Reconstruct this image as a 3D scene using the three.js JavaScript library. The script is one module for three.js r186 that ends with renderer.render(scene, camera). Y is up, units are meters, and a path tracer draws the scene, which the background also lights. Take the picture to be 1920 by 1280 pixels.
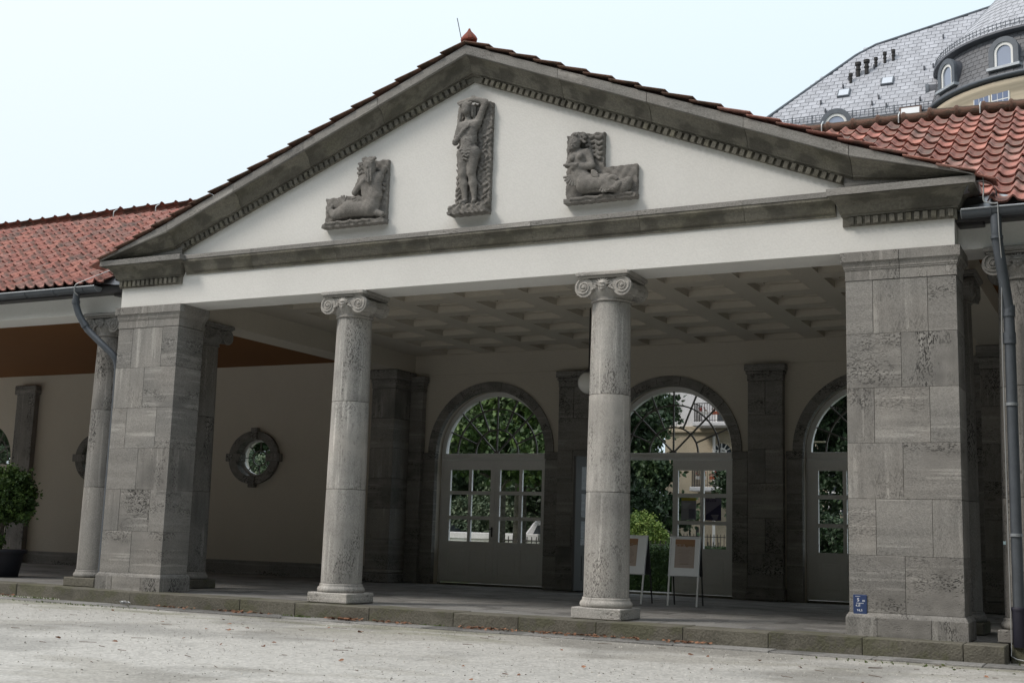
import * as THREE from 'three';
import { mergeGeometries, toCreasedNormals } from 'three/addons/utils/BufferGeometryUtils.js';

// ---------------------------------------------------------------- camera, sky, sun, exposure
const W = 1024, H = 682;
const scene = new THREE.Scene();
const camera = new THREE.PerspectiveCamera(30.8, W / H, 0.1, 400);
camera.position.set(7.735, 0.899, 13.729);
camera.rotation.set(0.1582, 0.4749, 0.031, 'YXZ');
camera.updateMatrixWorld(true);
const renderer = new THREE.WebGLRenderer({ antialias: true });
renderer.setSize(W, H);
renderer.toneMapping = THREE.LinearToneMapping;
renderer.toneMappingExposure = 1.2;
renderer.shadowMap.enabled = true;
const SUN = new THREE.Vector3(-0.50, 0.74, 0.45).normalize();
{ // thin bright overcast: whiter towards the veiled sun, bluer away from it
  const w = 512, h = 256, d = new Float32Array(w * h * 4), v = new THREE.Vector3();
  for (let j = 0; j < h; j++) for (let i = 0; i < w; i++) {
    const lat = (j + .5) / h * Math.PI - Math.PI / 2, lon = ((i + .5) / w - .5) * 2 * Math.PI;
    v.set(Math.cos(lat) * Math.cos(lon), Math.sin(lat), Math.cos(lat) * Math.sin(lon));
    const c = v.dot(SUN), g = Math.pow(Math.max(0, .5 + .5 * c), 2.2), e = Math.max(0, v.y);
    const L = (.90 + .19 * g + .43 * e * e) * .84;
    const k = (j * w + i) * 4, b = 1 - g;
    d[k] = L * (.995 - .215 * b); d[k + 1] = L * (1.0 - .055 * b); d[k + 2] = L * (1.03 + .02 * b); d[k + 3] = 1;
  }
  const t = new THREE.DataTexture(d, w, h, THREE.RGBAFormat, THREE.FloatType);
  t.mapping = THREE.EquirectangularReflectionMapping; t.magFilter = t.minFilter = THREE.LinearFilter; t.wrapS = THREE.RepeatWrapping; t.needsUpdate = true;
  scene.background = t; scene.environment = t;
}
const sun = new THREE.DirectionalLight(0xfff6ea, 1.7);
sun.position.copy(SUN).multiplyScalar(60); sun.castShadow = true; sun.shadow.radius = 28;
sun.shadow.mapSize.set(2048, 2048);
Object.assign(sun.shadow.camera, { left: -30, right: 30, top: 30, bottom: -30, near: 1, far: 140 });
scene.add(sun); scene.add(sun.target);

// ---------------------------------------------------------------- random, noise, textures
const rng = s => () => { s |= 0; s = s + 0x6D2B79F5 | 0; let t = Math.imul(s ^ s >>> 15, 1 | s); t = t + Math.imul(t ^ t >>> 7, 61 | t) ^ t; return ((t ^ t >>> 14) >>> 0) / 4294967296; };
const R = rng(77);
const rr = (a, b) => a + (b - a) * R();
const clamp = (x, a = 0, b = 1) => Math.min(b, Math.max(a, x));
const sst = (a, b, x) => { x = clamp((x - a) / (b - a)); return x * x * (3 - 2 * x); };
const lerp = (a, b, t) => a + (b - a) * t;
function field(n, fx, fy, oct, seed, gain = .5) { // tileable fractal noise, 0..1
  const out = new Float32Array(n * n); let amp = 1, tot = 0;
  for (let o = 0; o < oct; o++) {
    const gx = fx << o, gy = fy << o; if (gx > n || gy > n) break;
    const r = rng(seed + o * 101), g = new Float32Array(gx * gy); for (let i = 0; i < g.length; i++) g[i] = r();
    for (let y = 0; y < n; y++) {
      const v = y * gy / n, y0 = v | 0, y1 = (y0 + 1) % gy; let b = v - y0; b = b * b * (3 - 2 * b);
      for (let x = 0; x < n; x++) {
        const u = x * gx / n, x0 = u | 0, x1 = (x0 + 1) % gx; let a = u - x0; a = a * a * (3 - 2 * a);
        const p = g[y0 * gx + x0], q = g[y0 * gx + x1], s = g[y1 * gx + x0], t = g[y1 * gx + x1];
        out[y * n + x] += amp * (p + (q - p) * a + (s - p) * b + (p - q - s + t) * a * b);
      }
    }
    tot += amp; amp *= gain;
  }
  for (let i = 0; i < out.length; i++) out[i] = clamp((out[i] / tot - .5) * 1.6 + .5);
  return out;
}
const enc = x => Math.round(255 * clamp(x <= .0031308 ? x * 12.92 : 1.055 * Math.pow(x, 1 / 2.4) - .055));
function texPair(n, metres, fn, bump = true) { // fn(i) -> [r,g,b (linear), height 0..1]
  const c = new Uint8Array(n * n * 4), h = bump ? new Uint8Array(n * n * 4) : null;
  for (let i = 0; i < n * n; i++) {
    const p = fn(i, i % n, i / n | 0), k = i * 4;
    c[k] = enc(p[0]); c[k + 1] = enc(p[1]); c[k + 2] = enc(p[2]); c[k + 3] = 255;
    if (h) { h[k] = h[k + 1] = h[k + 2] = Math.round(255 * clamp(p[3])); h[k + 3] = 255; }
  }
  const mk = (d, s) => { const t = new THREE.DataTexture(d, n, n, THREE.RGBAFormat); t.wrapS = t.wrapT = THREE.RepeatWrapping; t.magFilter = THREE.LinearFilter; t.minFilter = THREE.LinearMipmapLinearFilter; t.generateMipmaps = true; t.repeat.set(1 / metres, 1 / metres); if (s) t.colorSpace = THREE.SRGBColorSpace; t.needsUpdate = true; return t; };
  return { map: mk(c, true), bumpMap: h ? mk(h, false) : null };
}
const std = (o) => new THREE.MeshStandardMaterial(Object.assign({ roughness: .9 }, o));
const col = (r, g, b) => new THREE.Color().setRGB(r, g, b);

function travertine(seed, base, dark, pitty, stain) { // bedding runs along u
  const n = 1024, band = field(n, 2, 28, 4, seed), wob = field(n, 4, 4, 4, seed + 11), fine = field(n, 200, 340, 2, seed + 23), pit = field(n, 110, 210, 2, seed + 37), hole = field(n, 26, 64, 3, seed + 41), mask = field(n, 3, 6, 4, seed + 51), st = field(n, 5, 4, 6, seed + 67), vein = field(n, 2, 44, 3, seed + 83), m2 = field(n, 5, 12, 3, seed + 91);
  return texPair(n, 2, i => {
    let L = base * (.80 + .24 * band[i] + .16 * (wob[i] - .5) + .40 * (fine[i] - .5));
    const m = (.25 + .75 * sst(.40, .72, mask[i])) * pitty * sst(.2, .6, m2[i]), p = sst(.62, .78, pit[i]) * m, q = sst(.80, .86, hole[i] + .10 * (fine[i] - .5)) * sst(.5, .7, mask[i]) * pitty;
    L *= 1 + sst(.76, .9, vein[i]) * .32;
    const s = sst(.56, .80, st[i] + .30 * (fine[i] - .5)) * stain; // lichen and soot with ragged edges
    L = lerp(L, dark, s * .65); L = lerp(L, .05, Math.max(p * .7, q * .32));
    const warm = .5 + .5 * (wob[i] - .5);
    return [L * (1.0 + .05 * warm), L * .99, L * (.955 - .04 * warm), .75 - .5 * p - .6 * q + .2 * (fine[i] - .5) + .1 * (band[i] - .5)];
  });
}
const T0 = travertine(5, .27, .11, 1.1, .45), T1 = travertine(205, .295, .14, .6, .30), T2 = travertine(405, .25, .09, 1.5, .6), T3 = travertine(605, .46, .15, .8, .35), T4 = travertine(805, .43, .14, 1.05, .42);
const stone = [T0, T1, T2].map(t => std({ ...t, bumpScale: .006, roughness: .93 }));
const cornTex = (() => { const n = 1024, a = field(n, 4, 4, 6, 900), b = field(n, 9, 13, 6, 901), f = field(n, 160, 160, 2, 902), g = field(n, 3, 5, 4, 903); return texPair(n, 2.4, i => { let L = .20 * (.75 + .5 * a[i] + .35 * (f[i] - .5)); const s = sst(.52, .72, b[i] + .22 * (f[i] - .5)); L = lerp(L, .06, s * .56); const m = sst(.5, .8, g[i]) * .5; return [L * (1.0 + .02 * m), L * (.985 + .02 * m), L * (.90 - .10 * m), .6 + .3 * (f[i] - .5) - .25 * s]; }); })();
const cornice = std({ ...cornTex, color: col(1, .96, .88), bumpScale: .008, roughness: .95 });
const coronaM = std({ ...T1, color: col(1, 1, 1), bumpScale: .006, roughness: .95 });
const reliefM = std({ ...T1, color: col(.74, .73, .72), bumpScale: .002, roughness: .9 });
const colStoneFront = [T3, T3, T4].map(t => std({ ...t, bumpScale: .006, roughness: .93 }));
const plTex = (() => { const n = 512, a = field(n, 4, 4, 5, 31), f = field(n, 128, 128, 2, 32); return texPair(n, 2.2, i => { const L = .95 + .05 * (a[i] - .5) + .05 * (f[i] - .5); return [L, L, L, .5 + .5 * (f[i] - .5) + .3 * (a[i] - .5)]; }); })();
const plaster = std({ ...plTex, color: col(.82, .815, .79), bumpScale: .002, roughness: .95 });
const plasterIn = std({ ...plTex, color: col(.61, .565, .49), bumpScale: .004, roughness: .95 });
const orangeIn = std({ ...plTex, color: col(.20, .075, .010), bumpScale: .003, roughness: .9 });
const doorPaint = std({ ...plTex, color: col(.82, .815, .805), bumpScale: .0015, roughness: .55 });
const ironDark = std({ color: col(.035, .033, .034), roughness: .5 });
const muntinM = std({ ...plTex, color: col(.13, .12, .11), bumpScale: .001, roughness: .6 });
const glass = new THREE.MeshPhysicalMaterial({ color: 0xffffff, transmission: 1, thickness: 0, roughness: .02, ior: 1.5 });
const zincTex = (() => { const n = 256, a = field(n, 4, 4, 5, 41), f = field(n, 64, 64, 2, 42); return texPair(n, .8, i => { const L = .85 + .3 * (a[i] - .5) + .1 * (f[i] - .5); return [L, L, L, f[i]]; }, false); })();
const zinc = std({ map: zincTex.map, color: col(.115, .13, .15), roughness: .5, metalness: .35 });
const zincPale = std({ map: zincTex.map, color: col(.42, .45, .48), roughness: .42, metalness: .5 });
const alu = std({ color: col(.80, .81, .82), roughness: .33, metalness: .6 });
const wire = std({ color: col(.55, .56, .56), roughness: .4, metalness: .6 });
const clayTex = (() => { const n = 256, a = field(n, 3, 3, 5, 51), f = field(n, 48, 48, 2, 52), m = field(n, 6, 6, 4, 53); return texPair(n, .9, i => { const k = .78 + .5 * (a[i] - .5) + .3 * (f[i] - .5), s = sst(.60, .78, m[i] + .2 * (f[i] - .5)) * .75; return [lerp(k, .30, s), lerp(k, .42, s), lerp(k, .42, s), f[i] * (1 - s * .4)]; }); })();
const clay = [[.52, .215, .170], [.56, .245, .19], [.46, .20, .16], [.50, .25, .205], [.37, .21, .175]].map(c => std({ ...clayTex, color: col(...c), bumpScale: .004, roughness: .85 }));
const clayRed = std({ ...clayTex, color: col(.42, .10, .06), bumpScale: .003, roughness: .8 });
const clayOld = std({ ...clayTex, color: col(.23, .13, .095), bumpScale: .006, roughness: .95 });
const kerbTex = (() => { const n = 512, a = field(n, 4, 4, 5, 61), f = field(n, 96, 96, 3, 62), g = field(n, 3, 6, 5, 63), m = field(n, 5, 5, 5, 64); return texPair(n, 1.6, i => { let L = .145 * (.78 + .4 * a[i] + .4 * (f[i] - .5)); const s = sst(.55, .75, g[i] + .2 * (f[i] - .5)); L = lerp(L, .085, s * .6); const q = sst(.64, .82, m[i] + .15 * (f[i] - .5)) * .45; return [lerp(L, .085, q), lerp(L * .985, .095, q), lerp(L * .88, .045, q), f[i]]; }); })();
const kerbM = std({ ...kerbTex, color: col(1, .96, .88), bumpScale: .004 });
const paveTex = (() => { const n = 512, a = field(n, 4, 4, 5, 71), f = field(n, 96, 96, 3, 72), g = field(n, 5, 5, 4, 73); return texPair(n, 2, i => { const L = .24 * (.75 + .4 * a[i] + .35 * (f[i] - .5)) * (1 - .35 * sst(.55, .8, g[i])); return [L, L * .99, L * .965, f[i]]; }); })();
const pave = [1, .88, 1.1].map(k => std({ ...paveTex, color: col(k, k, k), bumpScale: .004, roughness: .8 }));
const gravTex = (() => { const n = 2048, a = field(n, 3, 3, 6, 81), f = field(n, 512, 512, 2, 82), p = field(n, 240, 240, 2, 83), d = field(n, 6, 6, 6, 84), g = field(n, 130, 130, 2, 85); return texPair(n, 9, i => { let L = .46 * (.90 + .14 * a[i] + .34 * (f[i] - .5) + .20 * (p[i] - .5)); const s = sst(.58, .78, d[i] + .22 * (p[i] - .5)) * .28; L *= 1 - s; const k = sst(.80, .88, g[i]) * sst(.4, .6, f[i]); L = lerp(L, .25, k * .5); return [L * 1.01, L * .99, L * .935, .5 * f[i] + .5 * p[i]]; }); })();
const gravel = std({ ...gravTex, bumpScale: .007, roughness: 1 });
const slateTex = (() => { const n = 256, a = field(n, 4, 4, 5, 91), f = field(n, 48, 96, 2, 92); return texPair(n, 1.5, i => { const L = .9 + .35 * (a[i] - .5) + .2 * (f[i] - .5); return [L, L, L, f[i]]; }); })();
const slateM = std({ ...slateTex, color: col(1, 1, 1), vertexColors: true, bumpScale: .006, roughness: .55 });
const slateDark = std({ ...slateTex, color: col(.085, .092, .11), bumpScale: .006, roughness: .6 });
const sandTex = (() => { const n = 512, a = field(n, 4, 4, 5, 95), f = field(n, 96, 96, 2, 96); return texPair(n, 3, i => { const L = .9 + .2 * (a[i] - .5) + .14 * (f[i] - .5); return [L, L, L, f[i]]; }, false); })();
const beige = std({ map: sandTex.map, color: col(.50, .435, .33), roughness: .95 });
const paleWall = std({ map: sandTex.map, color: col(.70, .70, .72), roughness: .95 });
const whitePaint = std({ color: col(.75, .75, .73), roughness: .5 });
const darkPane = std({ color: col(.05, .06, .07), roughness: .08, metalness: 0 });
const barkTex = (() => { const n = 256, a = field(n, 16, 3, 4, 97), f = field(n, 40, 24, 2, 98); return texPair(n, .8, i => { const L = .10 * (.5 + a[i] + .4 * (f[i] - .5)); return [L, L * .9, L * .76, a[i]]; }); })();
const bark = std({ ...barkTex, bumpScale: .02 });
const leafMat = (r, g, b) => std({ color: col(r, g, b), roughness: .62, side: THREE.DoubleSide });

// ---------------------------------------------------------------- scene tree helpers
const used = new Map();
const numbered = n => { const k = used.get(n) || 0; used.set(n, k + 1); return k ? n + '_' + String(k).padStart(3, '0') : n; };
const shade = o => { o.castShadow = o.receiveShadow = true; return o; };
function thing(name, label, category, pos = [0, 0, 0], turn = 0, group) {
  const o = new THREE.Group(); o.name = numbered(name); o.position.set(...pos); o.rotation.y = turn;
  o.userData = { label, category }; if (group) o.userData.group = group; scene.add(o); return o;
}
function mesh(name, geo, mat, parent) { const m = shade(new THREE.Mesh(geo, mat)); m.name = name; parent.add(m); return m; }
function solo(name, label, category, geo, mat, group) { const m = shade(new THREE.Mesh(geo, mat)); m.name = numbered(name); m.userData = { label, category }; if (group) m.userData.group = group; scene.add(m); return m; }
function struct(name, geo, mat) { const m = shade(new THREE.Mesh(geo, mat)); m.name = name; m.userData = { kind: 'structure' }; scene.add(m); return m; }
function structGroup(name) { const g = new THREE.Group(); g.name = name; g.userData = { kind: 'structure' }; scene.add(g); return g; }

// ---------------------------------------------------------------- geometry helpers (uv in metres)
function rawGeo(tris, uvs) { const g = new THREE.BufferGeometry(); g.setAttribute('position', new THREE.Float32BufferAttribute(tris, 3)); g.setAttribute('uv', new THREE.Float32BufferAttribute(uvs, 2)); g.computeVertexNormals(); return g; }
function boxUV(g, ou = 0, ov = 0, rot = false) { // planar uv by face direction
  if (g.index) g = g.toNonIndexed();
  g.computeVertexNormals();
  const p = g.attributes.position, n = g.attributes.normal, uv = new Float32Array(p.count * 2);
  for (let i = 0; i < p.count; i += 3) {
    const f = [0, 1, 2].map(k => Math.abs(n.getComponent(i, k)));
    const ax = f[0] > f[1] ? (f[0] > f[2] ? 0 : 2) : (f[1] > f[2] ? 1 : 2);
    for (let j = i; j < i + 3; j++) {
      const x = p.getX(j), y = p.getY(j), z = p.getZ(j); let a = ax === 0 ? z : x, b = ax === 1 ? z : y;
      if (rot) [a, b] = [b, a];
      uv[j * 2] = a + ou; uv[j * 2 + 1] = b + ov;
    }
  }
  g.setAttribute('uv', new THREE.BufferAttribute(uv, 2)); return g;
}
function cbox(w, h, d, c = .006, rot = false) { // chamfered box, centred
  c = Math.min(c, w / 3, h / 3, d / 3);
  const s = [w / 2, h / 2, d / 2], T = [];
  const V = (sx, sy, sz, ax) => { const q = [sx, sy, sz].map((e, k) => e * (k === ax ? s[k] : s[k] - c)); return new THREE.Vector3(...q); };
  const tri = (a, b, e) => { const n = new THREE.Vector3().crossVectors(b.clone().sub(a), e.clone().sub(a)); if (n.dot(a.clone().add(b).add(e)) < 0) [b, e] = [e, b]; T.push(a.x, a.y, a.z, b.x, b.y, b.z, e.x, e.y, e.z); };
  const quad = (a, b, e, f) => { tri(a, b, e); tri(a, e, f); };
  for (let ax = 0; ax < 3; ax++) for (const g of [-1, 1]) {
    const u = (ax + 1) % 3, v = (ax + 2) % 3, P = (a, b, k) => { const q = [0, 0, 0]; q[ax] = g; q[u] = a; q[v] = b; return V(...q, k); };
    quad(P(-1, -1, ax), P(1, -1, ax), P(1, 1, ax), P(-1, 1, ax));
    for (const e of [-1, 1]) { // edges between ax and u
      quad(P(e, -1, ax), P(e, 1, ax), P(e, 1, u), P(e, -1, u));
    }
  }
  for (const x of [-1, 1]) for (const y of [-1, 1]) for (const z of [-1, 1]) tri(V(x, y, z, 0), V(x, y, z, 1), V(x, y, z, 2));
  const g = new THREE.BufferGeometry(); g.setAttribute('position', new THREE.Float32BufferAttribute(T, 3));
  return boxUV(g, R() * 7, R() * 7, rot);
}
const span = (x0, x1, y0, y1, z0, z1, c = .004, rot = false) => { const g = cbox(x1 - x0, y1 - y0, z1 - z0, c, rot); g.translate((x0 + x1) / 2, (y0 + y1) / 2, (z0 + z1) / 2); return g; };
function loft(rings, prof = null, crease = 0) { // rings of equal closed point lists; prof (2D) closes the ends
  const P = [], U = []; let du = 0; const off = R() * 5;
  for (let i = 0; i + 1 < rings.length; i++) {
    const a = rings[i], b = rings[i + 1], n = a.length; let dv = 0;
    const len = Math.hypot(a[0][0] - b[0][0], a[0][1] - b[0][1], a[0][2] - b[0][2]);
    for (let j = 0; j < n; j++) {
      const k = (j + 1) % n, e = Math.hypot(a[j][0] - a[k][0], a[j][1] - a[k][1], a[j][2] - a[k][2]);
      const q = [[a[j], du, dv], [b[j], du + len, dv], [b[k], du + len, dv + e], [a[j], du, dv], [b[k], du + len, dv + e], [a[k], du, dv + e]];
      for (const [p, u, v] of q) { P.push(...p); U.push(u + off, v + off); }
      dv += e;
    }
    du += len;
  }
  if (prof) {
    const v2 = prof.map(p => new THREE.Vector2(p[0], p[1])), f = THREE.ShapeUtils.triangulateShape(v2, []);
    for (const r of [rings[0], rings[rings.length - 1]]) for (const t of f) for (const k of t) { P.push(...r[k]); U.push(prof[k][0] + off, prof[k][1] + off); }
  }
  let g = rawGeo(P, U); if (crease) g = toCreasedNormals(g, crease); return g;
}
function tube(pts, r, seg = 10, smooth = true) { const c = smooth ? new THREE.CatmullRomCurve3(pts.map(p => new THREE.Vector3(...p)), false, 'catmullrom', .3) : polyCurve(pts); const g = new THREE.TubeGeometry(c, Math.max(8, pts.length * 6), r, seg); const uv = g.attributes.uv, L = c.getLength(); for (let i = 0; i < uv.count; i++) uv.setXY(i, uv.getX(i) * L, uv.getY(i) * 6.28 * r); return g; }
function polyCurve(pts) { const c = new THREE.CurvePath(); for (let i = 0; i + 1 < pts.length; i++) c.add(new THREE.LineCurve3(new THREE.Vector3(...pts[i]), new THREE.Vector3(...pts[i + 1]))); return c; }
function lathe(prof, seg = 32) { const g = new THREE.LatheGeometry(prof.map(p => new THREE.Vector2(p[0], p[1])), seg); const uv = g.attributes.uv, p = g.attributes.position, o = R() * 5; for (let i = 0; i < uv.count; i++) { uv.setXY(i, p.getY(i) + o, uv.getX(i) * 1.8 + o); } return g; }
function extr(shape, depth, curve = 16) { const g = new THREE.ExtrudeGeometry(shape, { depth, bevelEnabled: false, curveSegments: curve }); return g; }
const rect = (x0, x1, y0, y1) => { const s = new THREE.Shape(); s.moveTo(x0, y0); s.lineTo(x1, y0); s.lineTo(x1, y1); s.lineTo(x0, y1); s.closePath(); return s; };
const rectHole = (x0, x1, y0, y1) => { const s = new THREE.Path(); s.moveTo(x0, y0); s.lineTo(x0, y1); s.lineTo(x1, y1); s.lineTo(x1, y0); s.closePath(); return s; };
const merge = a => mergeGeometries(a.map(g => { let q = g.index ? g.toNonIndexed() : g; for (const k of Object.keys(q.attributes)) if (!['position', 'normal', 'uv'].includes(k)) q.deleteAttribute(k); return q; }));

// ---------------------------------------------------------------- ground and terrace
const GY = -.185, ZB = -7.667, CEIL = 4.53, SOF = 4.17;
{
  const axis = (lo, hi, st, far) => { const a = [...far.filter(v => v < lo)]; for (let v = lo; v <= hi + 1e-6; v += st) a.push(v); return a.concat(far.filter(v => v > hi)); };
  const F = [-150, -80, -40, -25, -16, 14, 20, 40, 80, 150], X = axis(-13, 11, .09, F), Z = axis(.3, 8, .07, F), nx = X.length, nz = Z.length;
  const d1 = field(256, 14, 10, 6, 501), d2 = field(256, 40, 60, 3, 502), d3 = field(256, 9, 16, 6, 503), at = (f, x, z) => { const i = (Math.floor(x / 24 * 256) % 256 + 256) % 256, j = (Math.floor(z / 12 * 256) % 256 + 256) % 256; return f[j * 256 + i]; };
  const P = [], U = [], C = [], I = [];
  for (let j = 0; j < nz; j++) for (let i = 0; i < nx; i++) {
    const x = X[i], z = Z[j]; P.push(x, GY, z); U.push(x + .3 * z, z - .3 * x);
    const n = at(d1, x, z) + .30 * (at(d2, x, z) - .5), near = .16 * sst(3.2, .6, z), k = sst(.58, .78, n + near) * .36, m = sst(.60, .72, at(d3, x, z) + .3 * (at(d2, x, z) - .5) + .12 * sst(1.6, .7, z) - .06) * sst(2.4, 1.2, z) * .38; // trodden soil, moss
    const c = [lerp(1, .50, k), lerp(1, .475, k), lerp(1, .42, k)]; C.push(lerp(c[0], .36, m), lerp(c[1], .38, m), lerp(c[2], .20, m));
    if (i + 1 < nx && j + 1 < nz) { const q = j * nx + i; I.push(q, q + nx, q + 1, q + 1, q + nx, q + nx + 1); }
  }
  const g = new THREE.BufferGeometry(); g.setAttribute('position', new THREE.Float32BufferAttribute(P, 3)); g.setAttribute('uv', new THREE.Float32BufferAttribute(U, 2)); g.setAttribute('color', new THREE.Float32BufferAttribute(C, 3)); g.setIndex(I); g.computeVertexNormals(); gravel.vertexColors = true;
  struct('ground', g, gravel);
}
{
  const t = structGroup('terrace');
  const J = [-6.4, -5.05, -3.1, -2.2, -1.05, .17, 1.05, 2.05, 3.09, 4.05, 5.04, 6.03, 6.42];
  for (let i = 0; i + 1 < J.length; i++) { const m = mesh('kerb_stone', span(J[i] + .0025, J[i + 1] - .0025, -.30, rr(-.004, .003), -.12, +.346 + rr(-.004, .004), .006), kerbM, t); m.rotation.z = rr(-.0015, .0015); }
  // paving slabs behind the kerb
  const rows = 12, z0 = -.125, dz = (z0 - (ZB + .02)) / rows;
  for (let r = 0; r < rows; r++) {
    let x = -6.4; const sh = r % 2 ? .5 : 0; let first = true;
    while (x < 6.4) { const w = first ? .6 + sh : 1.05; first = false; const x1 = Math.min(6.4, x + w); if (x1 - x > .08) mesh('paving_slab', span(x + .004, x1 - .004, -.2, -.006 + rr(-.0025, .0025), z0 - (r + 1) * dz + .004, z0 - r * dz - .004, .006), pave[(R() * 3) | 0], t); x = x1; }
  }
  mesh('bedding', span(-6.38, 6.38, -.3, -.06, ZB + .03, .3, .01), kerbM, t);
  const K = [[-20, -6.41], [6.43, 14]];
  for (const [a, b] of K) {
    const n = Math.round((b - a) / 1.35);
    for (let i = 0; i < n; i++) mesh('kerb_stone', span(a + (b - a) * i / n + .004, a + (b - a) * (i + 1) / n - .004, -.3, rr(-.004, .002), -.5, -.08, .012), kerbM, t);
    mesh('wing_floor', span(a, b, -.28, -.008, ZB + .02, -.505, .004), pave[1], t);
  }
  // drain strip of concrete flags along the foot of the step
  for (let i = 0; i < 15; i++) { const x0 = -7.4 + i * 1.05; mesh('drain_flag', span(x0 + .005, x0 + 1.045, -.3, GY + .018 + rr(-.004, .003), .352, .70 + rr(-.004, .004), .006), pave[(R() * 3) | 0], t); }
  mesh('rear_step', span(-5.2, 5.2, -.28, -.045, -10.2, ZB - .42, .02), pave[2], t);
}

// ---------------------------------------------------------------- portico
const portico = thing('portico', 'pale rendered portico with stone pediment, coffered ceiling and arched back wall', 'building');
const RK = .397, APX = 7.31, TIP = 6.25;
const rakeY = x => APX - RK * Math.abs(x);
{
  // beams: front and the two sides
  mesh('front_beam', span(-6.01, 6.01, SOF + .002, 4.602, -.555, 0, .003), plaster, portico);
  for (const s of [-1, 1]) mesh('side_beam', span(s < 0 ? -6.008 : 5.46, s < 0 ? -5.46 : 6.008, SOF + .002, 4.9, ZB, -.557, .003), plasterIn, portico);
  const ty = new THREE.Shape(); ty.moveTo(-4.87, 4.6); ty.lineTo(4.87, 4.6); ty.lineTo(4.87, rakeY(4.87) - .3); ty.lineTo(0, rakeY(0) - .3); ty.lineTo(-4.87, rakeY(4.87) - .3);
  const tg = extr(ty, .3); tg.translate(0, 0, -.302); mesh('tympanum', boxUV(tg), plaster, portico);
  // horizontal cornice between the corner blocks
  const prof = [[0, 4.60], [.022, 4.60], [.022, 4.63], [.045, 4.645], [.06, 4.68], [.085, 4.74], [.12, 4.772], [.12, 4.806], [0, 4.806]], profT = [[0, 4.808], [.128, 4.808], [.128, 4.868], [.112, 4.873], [0, 4.873]];
  const hc = [-4.75, -3.5, -2.05, -.55, .95, 2.4, 3.7, 4.75];
  for (let i = 0; i + 1 < hc.length; i++) mesh('corona', loft([hc[i] + .002, hc[i + 1] - .002].map(x => profT.map(([z, y]) => [x, y, z])), profT), coronaM, portico);
  for (let i = 0; i + 1 < hc.length; i++) mesh('cornice_block', loft([hc[i] + .002, hc[i + 1] - .002].map(x => prof.map(([z, y]) => [x, y + (i % 2) * .0015, z])), prof), cornice, portico);
  // corner blocks
  const cp = [[0, 4.47], [.028, 4.47], [.028, 4.575], [.05, 4.58], [.05, 4.60], [.07, 4.61], [.085, 4.64], [.11, 4.70], [.16, 4.755], [.235, 4.775], [.235, 4.783], [-.1, 4.783], [-.1, 4.47]], cpT = [[0, 4.785], [.252, 4.785], [.252, 4.862], [.24, 4.867], [-.1, 4.867], [-.1, 4.785]];
  for (const s of [-1, 1]) {
    const c = mesh('corner_cornice', loft([
      cp.map(([o, y]) => [s * (4.84 - Math.max(0, o) * .6), y, Math.min(0, o) - .002]),
      cp.map(([o, y]) => [s * (4.84 - Math.max(0, o) * .6), y, o]),
      cp.map(([o, y]) => [s * (6.01 + o), y, o]),
      cp.map(([o, y]) => [s * (6.01 + o), y, -.62])], cp.map(([o, y]) => [o, y])), cornice, portico);
    mesh('corona', loft([
      cpT.map(([o, y]) => [s * (4.84 - Math.max(0, o) * .6), y, Math.min(0, o) - .002]),
      cpT.map(([o, y]) => [s * (4.84 - Math.max(0, o) * .6), y, o]),
      cpT.map(([o, y]) => [s * (6.01 + o), y, o]),
      cpT.map(([o, y]) => [s * (6.01 + o), y, -.62])], cpT), coronaM, portico);
    for (let k = 0; k < 13; k++) { const x = 4.90 + k * .088; mesh('dentil', span(Math.min(s * x, s * (x + .055)), Math.max(s * x, s * (x + .055)), 4.485, 4.565, .026, .072, .003), cornice, c); }
    const wg = new THREE.Shape(); wg.moveTo(s * 4.845, 4.867); wg.lineTo(s * 6.1, 4.867); wg.lineTo(s * 6.1, rakeY(6.1) - .05); wg.lineTo(s * 4.845, rakeY(4.845) - .2); wg.closePath();
    const w = extr(wg, .35); w.translate(0, 0, -.31); mesh('corner_wedge_stone', boxUV(w, s * 3), stone[0], portico);
  }
  // raking cornice: blocks with dentils below
  const rTop = [[-.15, 0], [.27, 0], [.285, .012], [.285, .128], [.27, .134], [-.15, .134]];
  const rLow = [[-.15, .136], [.25, .136], [.20, .155], [.15, .20], [.115, .27], [.09, .30], [.09, .318], [.06, .322], [.06, .34], [.03, .345], [.03, .43], [-.15, .43]];
  for (const s of [-1, 1]) {
    const jn = [0, 1.35, 2.55, 3.75, 4.95, TIP];
    for (let i = 0; i + 1 < jn.length; i++) {
      const xs = [jn[i] + (i ? .003 : 0), jn[i + 1] - (i < 4 ? .003 : 0)].map(x => s * x), bump = (i % 2) * .002;
      const cut = (x, rp) => rp.map(([z, o]) => [x, Math.max(rakeY(x) - o, Math.abs(x) > 5.6 ? 4.869 : -9), z + bump]);
      mesh('corona', loft([cut(xs[0], rTop), cut(xs[1], rTop)], rTop), coronaM, portico);
      const b = mesh('raking_cornice', loft([cut(xs[0], rLow), cut(xs[1], rLow)], rLow), cornice, portico);
      for (let k = 0; k < 56; k++) {
        const x = .10 + k * .0865; if (x < jn[i] || x >= jn[i + 1] || x > 4.80) continue;
        const d = cbox(.056, .078, .05, .003); const m = mesh('dentil', d, cornice, b); m.position.set(s * (x + .028), rakeY(x + .028) - .387, .052); m.rotation.z = -s * Math.atan(RK);
      }
    }
    const sh = new THREE.Shape(); sh.moveTo(0, rakeY(0) - .02); sh.lineTo(s * TIP, rakeY(TIP) - .02); sh.lineTo(s * TIP, rakeY(TIP) + .03); sh.lineTo(0, rakeY(0) + .03); sh.closePath();
    const rg = extr(sh, 8.2); rg.translate(0, 0, -8.42); const roof = mesh('roof_slope', boxUV(rg), clayOld, portico);
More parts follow.
